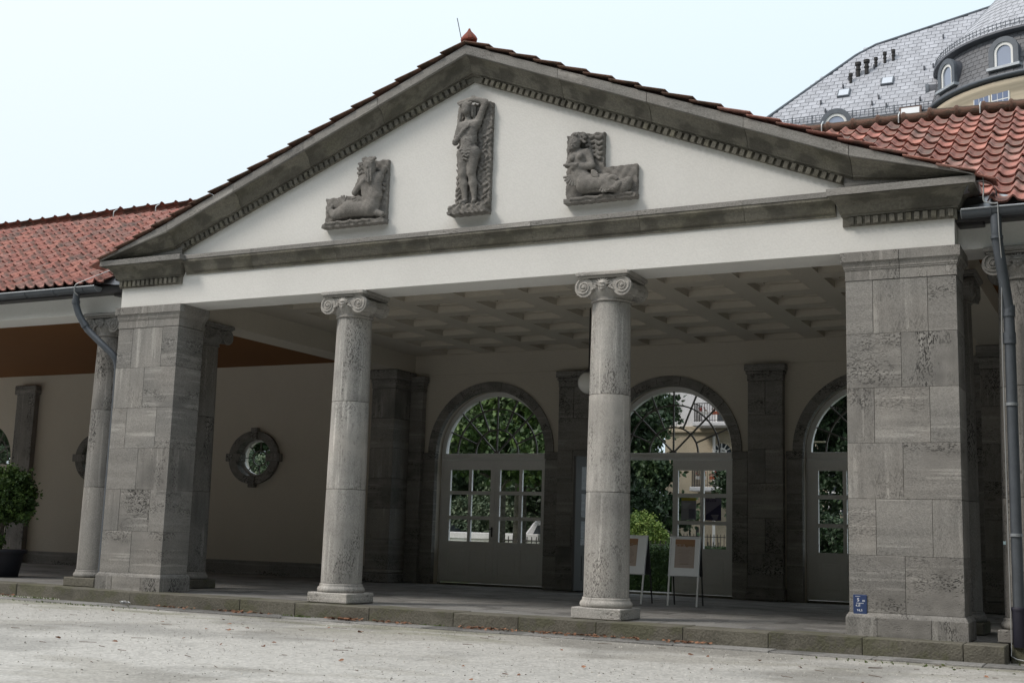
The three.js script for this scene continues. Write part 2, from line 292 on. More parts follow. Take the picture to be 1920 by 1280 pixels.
    // verge tiles stepping down the rake
    const n = 18, st = TIP / n / Math.cos(Math.atan(RK));
    for (let k = 0; k < n; k++) {
      const x = (k + .5) * TIP / n; const m = mesh('verge_tile', cbox(st * 1.10, .017, .34, .004), k > n * .55 && s > 0 ? clay[(R() * 4) | 0] : clayOld, roof);
      m.position.set(s * x, rakeY(x) + .05 + rr(-.004, .004), .155); m.rotation.z = -s * (Math.atan(RK) - .105); m.rotation.y = rr(-.012, .012);
    }
    const tip = mesh('verge_tile', cbox(.22, .02, .3, .004), clay[2], roof); tip.position.set(s * 6.36, rakeY(6.36) + .05, .12); tip.rotation.z = -s * .36;
  }
  // clay end cap over the apex and the ridge behind it
  const cap = [[.001, .185], [.012, .18], [.02, .16], [.035, .135], [.07, .10], [.10, .065], [.118, .03], [.112, .0], [.06, -.02], [.001, -.02]];
  const fin = lathe(cap, 20); fin.scale(1, 1, .75); const f = mesh('ridge_cap_tile', fin, clayRed, portico); f.position.set(0, APX + .07, .2);
  for (let k = 0; k < 20; k++) { const g = new THREE.CylinderGeometry(.105, .095, .40, 14, 1, false, -Math.PI / 2, Math.PI); g.rotateX(Math.PI / 2); const m = mesh('ridge_tile', g, clayOld, portico); m.rotation.z = 0; m.position.set(0, APX + .03, -.05 - k * .37); }
  // coffered ceiling
  const cs = rect(-5.459, 5.459, .556, -ZB - .001), nx = 9, nz = 7, px = 1.08, pz = 1.02, hx = .37, hz = .34;
  const centers = []; for (let i = 0; i < nx; i++) for (let j = 0; j < nz; j++) centers.push([(i - 4) * px, .80 + hz + j * pz]);
  for (const [x, z] of centers) cs.holes.push(rectHole(x - hx, x + hx, z - hz, z + hz));
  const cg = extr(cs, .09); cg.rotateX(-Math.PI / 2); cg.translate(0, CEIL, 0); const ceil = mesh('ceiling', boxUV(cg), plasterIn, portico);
  const step = (a, b, h0, h1) => [[a, b, h0], [a, b, h1]];
  const parts = []; const ring = (a, b, y) => [[-a, y, -b], [a, y, -b], [a, y, b], [-a, y, b]];
  const cgeo = loft([ring(hx + .002, hz + .002, .0), ring(hx + .002, hz + .002, .10), ring(hx - .095, hz - .095, .10), ring(hx - .095, hz - .095, .19), ring(.001, .001, .19)]);
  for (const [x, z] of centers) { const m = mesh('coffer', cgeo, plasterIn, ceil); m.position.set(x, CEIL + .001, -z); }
  mesh('ceiling_slab', span(-5.6, 5.6, CEIL + .21, CEIL + .3, ZB, -.3, .003), plasterIn, portico);
  // back wall with three arched openings
  const ws = rect(-6.005, 6.005, -.1, 4.9);
  for (const cx of [-3.674, 0, 3.674]) { const p = new THREE.Path(); p.moveTo(cx - 1.22, -.09); p.lineTo(cx - 1.22, 2.56); p.absarc(cx, 2.56, 1.22, Math.PI, 0, true); p.lineTo(cx + 1.22, -.09); p.closePath(); ws.holes.push(p); }
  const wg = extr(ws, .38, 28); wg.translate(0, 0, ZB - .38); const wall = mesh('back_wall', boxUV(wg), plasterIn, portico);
  const wBand = mesh('wall_band', span(-5.45, 5.45, 4.10, 4.118, ZB - .01, ZB + .012, .003), plasterIn, portico);
  // stone arch surrounds, jambs and imposts
  for (const cx of [-3.674, 0, 3.674]) {
    const a = new THREE.Group(); a.name = 'arch_surround'; portico.add(a);
    for (let k = 0; k < 9; k++) {
      const t0 = Math.PI * k / 9 + .003, t1 = Math.PI * (k + 1) / 9 - .003, s = new THREE.Shape();
      s.absarc(cx, 2.56, 1.385, t0, t1, false); s.absarc(cx, 2.56, 1.205, t1, t0, true); s.closePath();
      const g = extr(s, .13, 6); g.translate(0, 0, ZB - .09); mesh('voussoir', boxUV(g, k), stone[2], a);
    }
    for (const s of [-1, 1]) {
      const x0 = cx + s * 1.215, x1 = cx + s * (s * cx > 3 || false ? 1.5 : 1.49), lo = Math.min(x0, x1), hi = Math.max(x0, x1);
      for (let k = 0; k < 4; k++) mesh('jamb_stone', span(lo, hi, .002 + k * .605 + .002, (k + 1) * .605 - .002, ZB - .08, ZB + .045, .006), stone[(k + (s > 0)) % 3], a);
      mesh('impost', span(lo - .008, hi + .008, 2.424, 2.558, ZB - .085, ZB + .06, .012), stone[2], a);
    }
  }
  // pilasters
  for (const x of [-5.31, -1.837, 1.837, 5.31]) {
    const w = Math.abs(x) > 5 ? .145 : .31, pl = new THREE.Group(); pl.name = 'pilaster'; portico.add(pl);
    mesh('plinth', span(x - w - .03, x + w + .03, .001, .2, ZB + .002, ZB + .19, .012), stone[2], pl);
    for (let k = 0; k < 6; k++) { const sp = k % 2 && w > .2; const y0 = .202 + k * .597, y1 = y0 + .593; if (sp) { mesh('block', span(x - w, x - .003, y0, y1, ZB + .002, ZB + .15, .005), stone[k % 3], pl); mesh('block', span(x + .003, x + w, y0, y1, ZB + .002, ZB + .15, .005), stone[(k + 1) % 3], pl); } else mesh('block', span(x - w, x + w, y0, y1, ZB + .002, ZB + .15, .005), stone[(k + 2) % 3], pl); }
    mesh('cap', merge([span(x - w - .012, x + w + .012, 3.786, 3.9, ZB + .002, ZB + .16, .006), span(x - w - .035, x + w + .035, 3.9, 3.96, ZB + .002, ZB + .185, .015), span(x - w - .055, x + w + .055, 3.96, 4.085, ZB + .002, ZB + .205, .012)]), stone[2], pl);
  }
}

// ---------------------------------------------------------------- piers
function pier(label, x0, seed) {
  const w = 1.1726, d = .5553, t = thing('pier', label, 'pier', [x0 + w / 2, 0, -d / 2], 0, 'portico corner piers'), hw = w / 2, hd = d / 2;
  const B = (a, b, y0, y1, e, m, rot, nm = 'block') => mesh(nm, span(a, b, y0, y1, -hd - e, hd + e + rr(-.001, .001), .0035, rot), m, t);
  const cut = f => f.map(v => -hw + v * w);
  { const c = cut([0, .25, .72, 1]); c[0] -= .037; c[3] += .037; for (let i = 0; i < 3; i++) B(c[i] + .0015, c[i + 1] - .0015, .001, .2, .037, stone[(i + seed) % 3], i % 2 === 0, 'plinth_block'); }
  const bp = [[-hw - .03, -hd - .03], [hw + .03, -hd - .03], [hw + .03, hd + .03], [-hw - .03, hd + .03]];
  mesh('base_moulding', loft([bp.map(([x, z]) => [x, .201, z]), bp.map(([x, z]) => [x * .985, .222, z * .97]), bp.map(([x, z]) => [x * .955, .2475, z * .90])], bp), stone[0], t);
  for (let k = 0; k < 6; k++) {
    const y0 = .2476 + k * .6, y1 = y0 + .6, c = cut(k % 2 ? [0, .25, .745, 1] : [0, .49 + .01 * seed, 1]);
    for (let i = 0; i + 1 < c.length; i++) B(c[i] + (i ? .0015 : 0), c[i + 1] - (i + 2 < c.length ? .0015 : 0), y0 + .001, y1 - .001, 0, stone[(R() * 3) | 0], R() < .4);
  }
  const R4 = (o, y) => [[-hw - o, y, -hd - o], [hw + o, y, -hd - o], [hw + o, y, hd + o], [-hw - o, y, hd + o]];
  const sq = R4(0, 0).map(p => [p[0], p[2]]);
  for (const [a, b] of [[0, .498], [.502, 1]]) { // cap in two stones
    const ring = (o, y) => [[-hw - o, y, -hd - o], [hw + o, y, -hd - o], [hw + o, y, hd + o], [-hw - o, y, hd + o]].map(p => [lerp(-hw - o, hw + o, p[0] < 0 ? a : b), p[1], p[2]]);
    mesh('cap', loft([ring(.006, 3.852), ring(.006, 3.965), ring(.014, 3.97), ring(.014, 3.985), ring(.02, 3.988), ring(.022, 4.01), ring(.034, 4.045), ring(.05, 4.06), ring(.05, 4.168)], sq), stone[a ? 1 : 0], t);
  }
  return t;
}
pier('broad grey stone pier beside the potted shrub wing, without a sign', -6.0137, 0);
pier('broad grey stone pier carrying the small blue plate near its foot', 4.8411, 1);

// antae: piers engaged with the back wall under the side beams
for (const s of [-1, 1]) {
  const t = thing('anta', s < 0 ? 'dark stone wall pier between the oculus wall and the arched doors' : 'dark stone wall pier seen through the gap behind the pier with the blue plate', 'pier', [s * 5.735, 0, -7.3]);
  mesh('plinth', span(-.31, .31, .001, .16, -.36, .40, .012), stone[2], t);
  mesh('base_moulding', span(-.29, .29, .161, .245, -.36, .375, .03), stone[0], t);
  for (let k = 0; k < 6; k++) mesh('block', span(-.272, .272, .247 + k * .59, .247 + (k + 1) * .59 - .004, -.36, .35, .006, k % 2), stone[k % 3], t);
  mesh('cap', merge([span(-.28, .28, 3.79, 3.9, -.36, .358, .006), span(-.30, .30, 3.9, 3.98, -.36, .38, .02), span(-.325, .325, 3.98, 4.165, -.36, .40, .012)]), stone[2], t);
}

// ---------------------------------------------------------------- ionic columns
function spiral(cx, cy, r0, turns, dir) { const p = []; for (let i = 0; i <= 60; i++) { const a = Math.PI / 2 + dir * i / 60 * turns * 2 * Math.PI, r = r0 * Math.pow(.20, i / 60); p.push([cx + r * Math.cos(a), cy + r * Math.sin(a)]); } return p; }
const volGeo = (() => { // one volute face with rolled spiral, centred, facing +z
  const g = [], sp = spiral(0, 0, .112, 2.3, -1); const c = new THREE.CatmullRomCurve3(sp.map(([x, y], i) => new THREE.Vector3(x, y, .008)));
  const tb = new THREE.TubeGeometry(c, 90, .0105, 6); g.push(tb);
  const disc = new THREE.CylinderGeometry(.122, .122, .03, 28); disc.rotateX(Math.PI / 2); disc.translate(0, 0, -.012); g.push(disc);
  const eye = new THREE.SphereGeometry(.022, 10, 8); eye.translate(0, 0, .008); g.push(eye);
  return boxUV(merge(g));
})();
const bolGeo = (() => { const p = []; for (let i = 0; i <= 24; i++) { const z = i / 24 - .5; const r = .118 - .028 * Math.cos(z * 2 * Math.PI * .5) + (Math.abs(z) < .06 ? .012 : 0) ; p.push([r, z * .56]); } const g = lathe(p, 22); g.rotateX(Math.PI / 2); return g; })();
const maskGeo = (() => { const g = []; const h = new THREE.SphereGeometry(.062, 14, 12); h.scale(.9, 1.05, .55); g.push(h); const nose = new THREE.ConeGeometry(.014, .04, 6); nose.translate(0, -.005, .034); g.push(nose); const brow = new THREE.SphereGeometry(.03, 8, 6); brow.scale(1.3, .3, .5); brow.translate(0, .02, .03); g.push(brow); const ch = new THREE.SphereGeometry(.02, 8, 6); ch.translate(0, -.05, .018); g.push(ch); for (const s of [-1, 1]) { const e = new THREE.SphereGeometry(.016, 8, 6); e.translate(s * .027, -.016, .022); g.push(e); } for (let k = -4; k <= 4; k++) { const a = Math.PI / 2 + k * .36, l = new THREE.ConeGeometry(.017, .07, 5); l.rotateZ(a - Math.PI / 2); l.translate(Math.cos(a) * .075, Math.sin(a) * .075, .006); g.push(l); } for (const s of [-1, 1]) for (let k = 0; k < 3; k++) { const l = new THREE.SphereGeometry(.02, 7, 5); l.scale(1.6, .6, .7); l.rotateZ(s * (.5 - k * .5)); l.translate(s * (.095 + k * .018), -.02 - k * .016, .0); g.push(l); } return boxUV(merge(g)); })();
function column(label, x, z, turn, seed, group, colStone = colStoneFront) {
  const t = thing('stone_column', label, 'column', [x, 0, z], turn, group);
  mesh('plinth', span(-.319, .319, .001, .135, -.319, .319, .012), seed % 2 ? kerbM : colStone[0], t);
  mesh('base', lathe([[.001, .135], [.30, .135], [.315, .15], [.318, .175], [.308, .20], [.292, .212], [.288, .225], [.29, .24], [.28, .25], [.001, .25]], 36), colStone[1], t);
  const rad = y => { const k = (y - .25) / 3.57; return .274 - .036 * Math.pow(k, 1.5); };
  const ys = [.25, 1.49, 2.67, 3.815];
  for (let i = 0; i < 3; i++) { const a = ys[i] + .002, b = ys[i + 1] - .002, p = [[.001, a], [rad(a) - .005, a]]; for (let k = 0; k <= 6; k++) { const y = lerp(a + .005, b - .005, k / 6); p.push([rad(y), y]); } p.push([rad(b) - .005, b], [.001, b]); const m = mesh('drum', lathe(p, 40), colStone[[2, 0, 2, 1, 2][(i + seed) % 5]], t); m.rotation.y = rr(0, 6); }
  const cp = new THREE.Group(); cp.name = 'capital'; t.add(cp);
  mesh('necking', lathe([[.001, 3.816], [.245, 3.816], [.258, 3.825], [.258, 3.84], [.246, 3.848], [.26, 3.88], [.295, 3.93], [.30, 3.97], [.28, 4.0], [.001, 4.0]], 36), colStone[1], cp);
  mesh('cushion', span(-.25, .25, 3.98, 4.095, -.285, .285, .02), colStone[1], cp);
  mesh('abacus', merge([span(-.325, .325, 4.095, 4.118, -.325, .325, .01), span(-.345, .345, 4.118, 4.168, -.345, .345, .008)]), colStone[1], cp);
  for (const s of [-1, 1]) {
    const b = mesh('bolster', bolGeo, colStone[1], cp); b.position.set(s * .25, 3.985, 0);
    for (const f of [-1, 1]) { const v = mesh('volute', volGeo, colStone[1], cp); v.position.set(s * .25, 3.985, f * .292); v.scale.set(s * (f > 0 ? 1 : 1), 1, f); }
    const k = mesh('mask', maskGeo, colStone[1], cp); k.position.set(0, 4.005, s * .30); k.scale.z = s;
  }
  return t;
}
column('round stone column framing the view of the closed double doors, before the portico', -1.913, -.267, 0, 0, 'columns on the portico step');
column('round stone column on the portico step, beside the two poster stands', 1.913, -.267, 0, 2, 'columns on the portico step');
column('weathered column close behind the pier beside the potted shrub wing', -5.735, -1.58, Math.PI / 2, 1, 'columns behind the corner piers', stone);
column('weathered column close behind the pier carrying the blue plate', 5.735, -1.58, Math.PI / 2, 3, 'columns behind the corner piers', stone);
column('stained wing column whose capital a bent downpipe crosses', -6.62, -.52, 0, 3, 'wing columns', stone);
column('pitted wing column standing behind the straight grey downpipe', 6.62, -.52, 0, 4, 'wing columns', stone);
column('wing column farther along the wing with the potted shrub', -11.6, -.52, 0, 2, 'wing columns', stone);

// ---------------------------------------------------------------- arched doors
const leafShape = (() => { const s = rect(0, 1.19, .03, 2.425); for (const [a, b] of [[.10, .525], [.59, 1.01]]) for (const [c, d] of [[.835, 1.26], [1.33, 1.75], [1.82, 2.24]]) s.holes.push(rectHole(a, b, c, d)); for (const [a, b] of [[.10, .525], [.59, 1.01]]) s.holes.push(rectHole(a, b, .16, .70)); return s; })();
const leafGeo = (() => { const g = extr(leafShape, .055); g.translate(0, 0, -.0275); return boxUV(g); })();
const paneGeo = [[.10, .525], [.59, 1.01]].flatMap(([a, b]) => [[.835, 1.26], [1.33, 1.75], [1.82, 2.24]].map(([c, d]) => { const g = new THREE.PlaneGeometry(b - a + .01, d - c + .01); g.translate((a + b) / 2, (c + d) / 2, 0); return g; }));
const panelGeo = [[.10, .525], [.59, 1.01]].map(([a, b]) => merge([span(a - .005, b + .005, .155, .705, -.014, .014, .002), span(a + .05, b - .05, .21, .65, -.022, .022, .008)]));
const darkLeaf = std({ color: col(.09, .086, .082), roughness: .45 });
function leafOf(parent, x, s, swing, handle, paint = doorPaint) {
  const L = new THREE.Group(); L.name = 'door_leaf'; L.position.set(x, 0, 0); L.rotation.y = swing; parent.add(L);
  const put = (n, g, m) => { const q = mesh(n, g, m, L); q.scale.x = s; return q; };
  put('leaf_frame', leafGeo, paint);
  for (const g of paneGeo) put('pane', g, glass);
  for (const g of panelGeo) put('panel', g, paint);
  if (handle) { const h = merge([span(.02, .055, .93, 1.12, .028, .036, .004), tube([[.037, 1.08, .03], [.037, 1.08, .07], [.06, 1.08, .08], [.15, 1.08, .08]], .009, 8)]); put('handle', h, ironDark); }
  return L;
}
function archDoor(label, cx, open) {
  const t = thing('arched_door', label, 'door', [cx, 0, ZB - .29], 0, 'arched glazed doors');
  // frame: arch ring, jambs and transom
  const ring = new THREE.Shape(); ring.absarc(0, 2.56, 1.215, 0, Math.PI, false); ring.absarc(0, 2.56, 1.125, Math.PI, 0, true); ring.closePath();
  const rg = extr(ring, .12, 32); rg.translate(0, 0, -.06);
  mesh('frame', merge([boxUV(rg), span(-1.214, -1.192, .02, 2.43, -.06, .06, .003), span(1.192, 1.214, .02, 2.43, -.06, .06, .003), span(-1.214, 1.214, 2.432, 2.558, -.065, .065, .008), span(-1.2, 1.2, 2.46, 2.50, .066, .085, .006)]), doorPaint, t);
  const fan = new THREE.Group(); fan.name = 'fanlight'; t.add(fan);
  const bar = (a, r0, r1) => { const g = cbox(r1 - r0, .026, .045, .004); g.translate((r0 + r1) / 2, 0, 0); g.rotateZ(a); g.translate(0, 2.56, 0); mesh('glazing_bar', g, muntinM, fan); };
  for (let k = 1; k < 8; k++) bar(k * Math.PI / 8, k % 2 ? .47 : .03, 1.13);
  for (const r of [.47, .88]) { const a = new THREE.Shape(); a.absarc(0, 0, r + .013, 0, Math.PI, false); a.absarc(0, 0, r - .013, Math.PI, 0, true); a.closePath(); const g = extr(a, .042, 32); g.translate(0, 2.56, -.021); mesh('glazing_arc', boxUV(g), muntinM, fan); }
  const hub = new THREE.Shape(); hub.absarc(0, 0, .055, 0, Math.PI, false); hub.closePath(); const hg = extr(hub, .05, 12); hg.translate(0, 2.558, -.025); mesh('hub', boxUV(hg), muntinM, fan);
  const sect = (r0, r1, a0, a1) => { const s = new THREE.Shape(); s.absarc(0, 2.56, r1, a0, a1, false); if (r0 > 0) s.absarc(0, 2.56, r0, a1, a0, true); else s.lineTo(0, 2.56); s.closePath(); mesh('pane', new THREE.ShapeGeometry(s, 8), glass, fan); };
  for (let k = 0; k < 4; k++) sect(0, .47, k * Math.PI / 4, (k + 1) * Math.PI / 4);
  for (const [a, b] of [[.47, .88], [.88, 1.13]]) for (let k = 0; k < 8; k++) sect(a, b, k * Math.PI / 8, (k + 1) * Math.PI / 8);
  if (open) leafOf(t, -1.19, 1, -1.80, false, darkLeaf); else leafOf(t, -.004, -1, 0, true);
  const lr = leafOf(t, .002, 1, 0, false);
  mesh('threshold', span(-1.2, 1.2, -.06, .022, -.1, .1, .006), kerbM, t);
  return t;
}
archDoor('closed pair of arched glazed doors beside the wall pier', -3.674, false);
archDoor('arched glazed doors with one leaf standing open and two posters on the other', 0, true);
archDoor('arched glazed doors half hidden by the pier with the blue plate', 3.674, false);
// ---------------------------------------------------------------- wings with tiled roofs
const EY = 4.585, EZ = .03, RT = .602, RA = Math.atan(RT), RIDGEZ = -4.0, RIDGEY = EY + RT * (EZ - RIDGEZ);
const TW = .212, TG = .345, slopeLen = (EZ - RIDGEZ) / Math.cos(RA);
const tileGeos = [0, 1].map(v => { // S-shaped pantile lying in the slope: x across, y up from the slope, z down the slope
  const P = [], U = [], n = 12, L = TG * 1.16, th = .024; const h = u0 => { const u = ((u0 % 1) + 1) % 1, r = (u - .17) / .19; if (Math.abs(r) < 1) return .048 * Math.pow(Math.cos(r * Math.PI / 2), 1.4) - .004; const q = (u - .68) / .34; return -.018 * (1 - q * q) - .004; };
  const q = (a, b, c, d, ua, ub, va, vb) => { P.push(...a, ...b, ...c, ...a, ...c, ...d); U.push(ua, va, ub, va, ub, vb, ua, va, ub, vb, ua, vb); };
  for (let i = 0; i < n; i++) {
    const u0 = i / n * 1.06 - .03, u1 = (i + 1) / n * 1.06 - .03, x0 = u0 * TW, x1 = u1 * TW, a = h(u0), b = h(u1);
    q([x0, a + .012, -L], [x1, b + .012, -L], [x1, b + .046, 0], [x0, a + .046, 0], x0, x1, 0, L);
    q([x0, a + .046, 0], [x1, b + .046, 0], [x1, b + .046 - th, -.003], [x0, a + .046 - th, -.003], x0, x1, 0, th);
  }
  let g = rawGeo(P, U); g = toCreasedNormals(g, .9); if (v) { const uv = g.attributes.uv; for (let i = 0; i < uv.count; i++) uv.setXY(i, uv.getX(i) + .43, uv.getY(i) + .37); } return g;
});
const ridgeGeo = (() => { const p = [[.085, 0], [.088, .1], [.093, .28], [.10, .33], [.118, .345], [.122, .37], [.112, .385]]; const g = new THREE.LatheGeometry(p.map(q => new THREE.Vector2(...q)), 18, 0, Math.PI); g.rotateZ(Math.PI / 2); g.rotateX(Math.PI / 2); g.scale(1, 1.35, 1.3); return g; })();
const ridgeLow = ridgeGeo.clone().scale(1, .72, .85);
const frus = new THREE.Frustum().setFromProjectionMatrix(new THREE.Matrix4().multiplyMatrices(camera.projectionMatrix, camera.matrixWorldInverse));
function oculus(parent, cx, cy, k) {
  const o = new THREE.Group(); o.name = 'oculus_window'; o.position.set(cx, cy, ZB); parent.add(o);
  const arc = (r0, r1, a0, a1, d, z, m, nm) => { const s = new THREE.Shape(); s.absellipse(0, 0, r1 * 1.0, r1 * .86, a0, a1, false); s.absellipse(0, 0, r0, r0 * .86, a1, a0, true); s.closePath(); const g = extr(s, d, 12); g.translate(0, 0, z); mesh(nm, boxUV(g, k), m, o); };
  for (let q = 0; q < 4; q++) arc(.47, .665, q * Math.PI / 2 + .05, (q + 1) * Math.PI / 2 - .05, .20, -.12, stone[2], 'surround_stone');
  for (let q = 0; q < 4; q++) { const g = span(-.085, .085, .39, q % 2 ? .77 : .64, -.12, .11, .01); if (q % 2) g.translate(0, -.04, 0); const m = mesh('keystone', g, stone[2], o); m.rotation.z = q * Math.PI / 2; }
  arc(.41, .475, 0, Math.PI * 2, .06, -.20, doorPaint, 'frame');
  arc(.18, .20, 0, Math.PI * 2, .03, -.185, muntinM, 'glazing_ring');
  for (let q = 0; q < 8; q++) { const a = q * Math.PI / 4 + Math.PI / 2, g = cbox(.24, .018, .03, .003); g.translate(.31, 0, 0); g.rotateZ(a); g.scale(1, .86, 1); g.translate(0, 0, -.17); mesh('glazing_bar', g, muntinM, o); }
  const s = new THREE.Shape(); s.absellipse(0, 0, .43, .37, 0, 6.2832, false); const g = new THREE.ShapeGeometry(s, 24); g.translate(0, 0, -.168); mesh('pane', g, glass, o);
}
function wing(s, x0, x1, label) {
  const t = thing('pavilion_wing', label, 'building', [0, 0, 0], 0, 'tiled wings of the pavilion');
  mesh('architrave', span(x0, x1, SOF + .002, 4.50, -.79, -.24, .004), plaster, t);
  mesh('eave_board', span(x0, x1, 4.44, 4.56, -.235, -.06, .004), ironDark, t);
  mesh('ceiling', span(x0, x1, 4.47, 4.55, ZB, -.795, .003), orangeIn, t);
  const ws = rect(x0, x1, -.1, 4.6), ocs = s < 0 ? [-9.42, -14.0] : [];
  for (const cx of ocs) { const p = new THREE.Path(); p.absellipse(cx, 2.47, .48, .415, 0, 6.2832, true); ws.holes.push(p); }
  if (s < 0) { const p = new THREE.Path(); p.moveTo(-18.6, 2.30); p.absarc(-17.75, 2.45, .85, Math.PI, 0, true); p.lineTo(-16.9, 2.30); p.closePath(); ws.holes.push(p); }
  const wg = extr(ws, .36, 24); wg.translate(0, 0, ZB - .36); mesh('back_wall', boxUV(wg), plasterIn, t);
  mesh('skirting', span(x0, x1, -.02, .28, ZB + .001, ZB + .03, .006), stone[2], t);
  ocs.forEach((cx, k) => oculus(t, cx, 2.47, k));
  if (s < 0) {
    const w = new THREE.Group(); w.name = 'arched_window'; t.add(w);
    const fr = []; for (let k = 1; k < 6; k++) { const a = k * Math.PI / 6; const g = cbox(.85, .02, .03, .002); g.translate(.425, 0, 0); g.rotateZ(a); g.translate(-17.75, 2.45, ZB - .15); fr.push(g); }
    for (const r of [.3, .58]) { const g = new THREE.TorusGeometry(r, .012, 6, 24, Math.PI); g.translate(-17.75, 2.45, ZB - .15); fr.push(boxUV(g)); }
    fr.push(span(-18.6, -16.9, 2.29, 2.35, ZB - .2, ZB - .1, .004)); mesh('glazing_bars', merge(fr), muntinM, w);
    const q = new THREE.Shape(); q.moveTo(-18.6, 2.3); q.absarc(-17.75, 2.45, .85, Math.PI, 0, true); q.lineTo(-16.9, 2.3); q.closePath(); const g = new THREE.ShapeGeometry(q, 20); g.translate(0, 0, ZB - .16); mesh('pane', g, glass, w);
    for (const x of [-16.4, -11.8, -7.0]) { const p = new THREE.Group(); p.name = 'pilaster'; t.add(p); mesh('shaft', span(x - .31, x + .31, .0, 4.0, ZB + .002, ZB + .14, .008, true), stone[2], p); mesh('cap', span(x - .36, x + .36, 4.0, 4.22, ZB + .002, ZB + .19, .02), stone[2], p); }
  }
  // roof
  const roof = new THREE.Group(); roof.name = 'roof'; t.add(roof);
  const xi = z => (APX - .02 - (EY + RT * (EZ - z))) / RK; // |x| of the valley with the portico roof
  const far = Math.max(Math.abs(x0), Math.abs(x1)), y = z => EY - .035 + RT * (EZ - z);
  const deckP = [], deckU = []; { const A = [s * xi(EZ), y(EZ), EZ], B = [s * far, y(EZ), EZ], C = [s * far, y(RIDGEZ), RIDGEZ], D = [s * xi(RIDGEZ), y(RIDGEZ), RIDGEZ], E2 = [s * far, y(EZ) - .1, RIDGEZ * 2 - .2], F = [s * xi(RIDGEZ), y(EZ) - .1, RIDGEZ * 2 - .2]; for (const p of [A, B, C, A, C, D, D, C, E2, D, E2, F]) { deckP.push(...p); deckU.push(p[0], p[2]); } }
  mesh('roof_deck', rawGeo(deckP, deckU), clayOld, roof);
  const list = [], rows = Math.floor(slopeLen / TG), dir = new THREE.Vector3(0, -Math.sin(RA), Math.cos(RA));
  for (let r = 0; r < rows; r++) {
    const d = r * TG, z = EZ - d * Math.cos(RA), yy = EY + d * Math.sin(RA), zm = z - .5 * TG;
    const c0 = Math.floor(xi(zm) / TW) ;
    for (let c = c0; (c + 1) * TW < far; c++) { const xx = s > 0 ? c * TW : -(c + 1) * TW; list.push({ p: new THREE.Vector3(xx + rr(-.005, .005), yy + rr(-.004, .004), z + rr(-.006, .006)), r: rr(-.02, .02), r2: rr(-.012, .012), m: (R() < .12 ? 4 : (R() * 4) | 0), v: R() < .5 ? 0 : 1 }); }
  }
  for (const q of list) q.k = (frus.containsPoint(q.p) ? 0 : 1e4) + q.p.distanceTo(camera.position);
  list.sort((a, b) => a.k - b.k);
  const o = new THREE.Object3D(), rest = [[], [], [], [], []];
  list.forEach((q, i) => {
    if (i < 300) { const m = mesh('roof_tile', tileGeos[q.v], clay[q.m], roof); m.position.copy(q.p); m.rotation.set(RA + q.r2, q.r, 0, 'XYZ'); }
    else { o.position.copy(q.p); o.rotation.set(RA + q.r2, q.r, 0); o.updateMatrix(); rest[q.m].push(tileGeos[q.v].clone().applyMatrix4(o.matrix)); }
  });
  rest.forEach((a, i) => { if (a.length) { const m = mesh('roof_tiles', mergeGeometries(a), clay[i], roof); m.userData.kind = 'stuff'; } });
  // ridge tiles
  for (let k = 0; k < (s < 0 ? 50 : 32); k++) { const x = .9 + k * .36; if (x > far) break; const m = mesh('ridge_tile', s < 0 ? ridgeGeo : ridgeLow, s < 0 ? clay[[2, 3, 4, 0][k % 4]] : clayOld, roof); m.position.set(s * x + (s < 0 ? 0 : 0), RIDGEY + .02 + rr(-.008, .008), RIDGEZ); m.rotation.y = s < 0 ? Math.PI : 0; m.rotation.z = rr(-.02, .02); }
  for (let k = 0; k < 9; k++) { const x = 1.5 + k * 1.1; if (x > far) break; mesh('ridge_clip', tube([[s * x, RIDGEY - .06, RIDGEZ + .115], [s * x, RIDGEY + .06, RIDGEZ + .11], [s * x, RIDGEY + .135, RIDGEZ + .02]], .010, 6), wire, roof); }
  return t;
}
const wingL = wing(-1, -20, -6.012, 'long tiled wing with oculus windows and orange ceiling');
const wingR = wing(1, 6.012, 14, 'tiled wing with mossy ridge in front of the slate roofed villa');
{ // valley flashing
  const f = (s) => { const P = [], U = [], xi = z => (APX - .02 - (EY + RT * (EZ - z))) / RK; const y = z => EY + .02 + RT * (EZ - z); const A = [s * (xi(EZ) - .75), y(EZ) - .06, EZ - .06], B = [s * (xi(EZ) + .05), y(EZ) + .0, EZ - .02], C = [s * (xi(-1.4) + .05), y(-1.4), -1.4], D = [s * (xi(-1.4) - .4), y(-1.4), -1.4]; for (const p of [A, B, C, A, C, D]) { P.push(...p); U.push(p[0], p[2]); } return rawGeo(P, U); };
  mesh('valley_flashing', f(-1), zincPale, wingL); mesh('valley_flashing', f(1), zincPale, wingR);
  for (const [s, w] of [[-1, wingL], [1, wingR]]) { const g = new THREE.CylinderGeometry(.17, .12, .34, 14, 1, true, 0, Math.PI); g.rotateX(Math.PI / 2); g.rotateZ(Math.PI / 2); if (s > 0) { const m = mesh('valley_spout', g, zincPale, w); m.position.set(6.30, 4.70, .02); m.rotation.set(.35, 0, -.2); }
    mesh('end_board', span(s < 0 ? -6.3 : 6.03, s < 0 ? -6.03 : 6.3, 4.40, 4.72, -.6, -.12, .01), ironDark, w); }
}

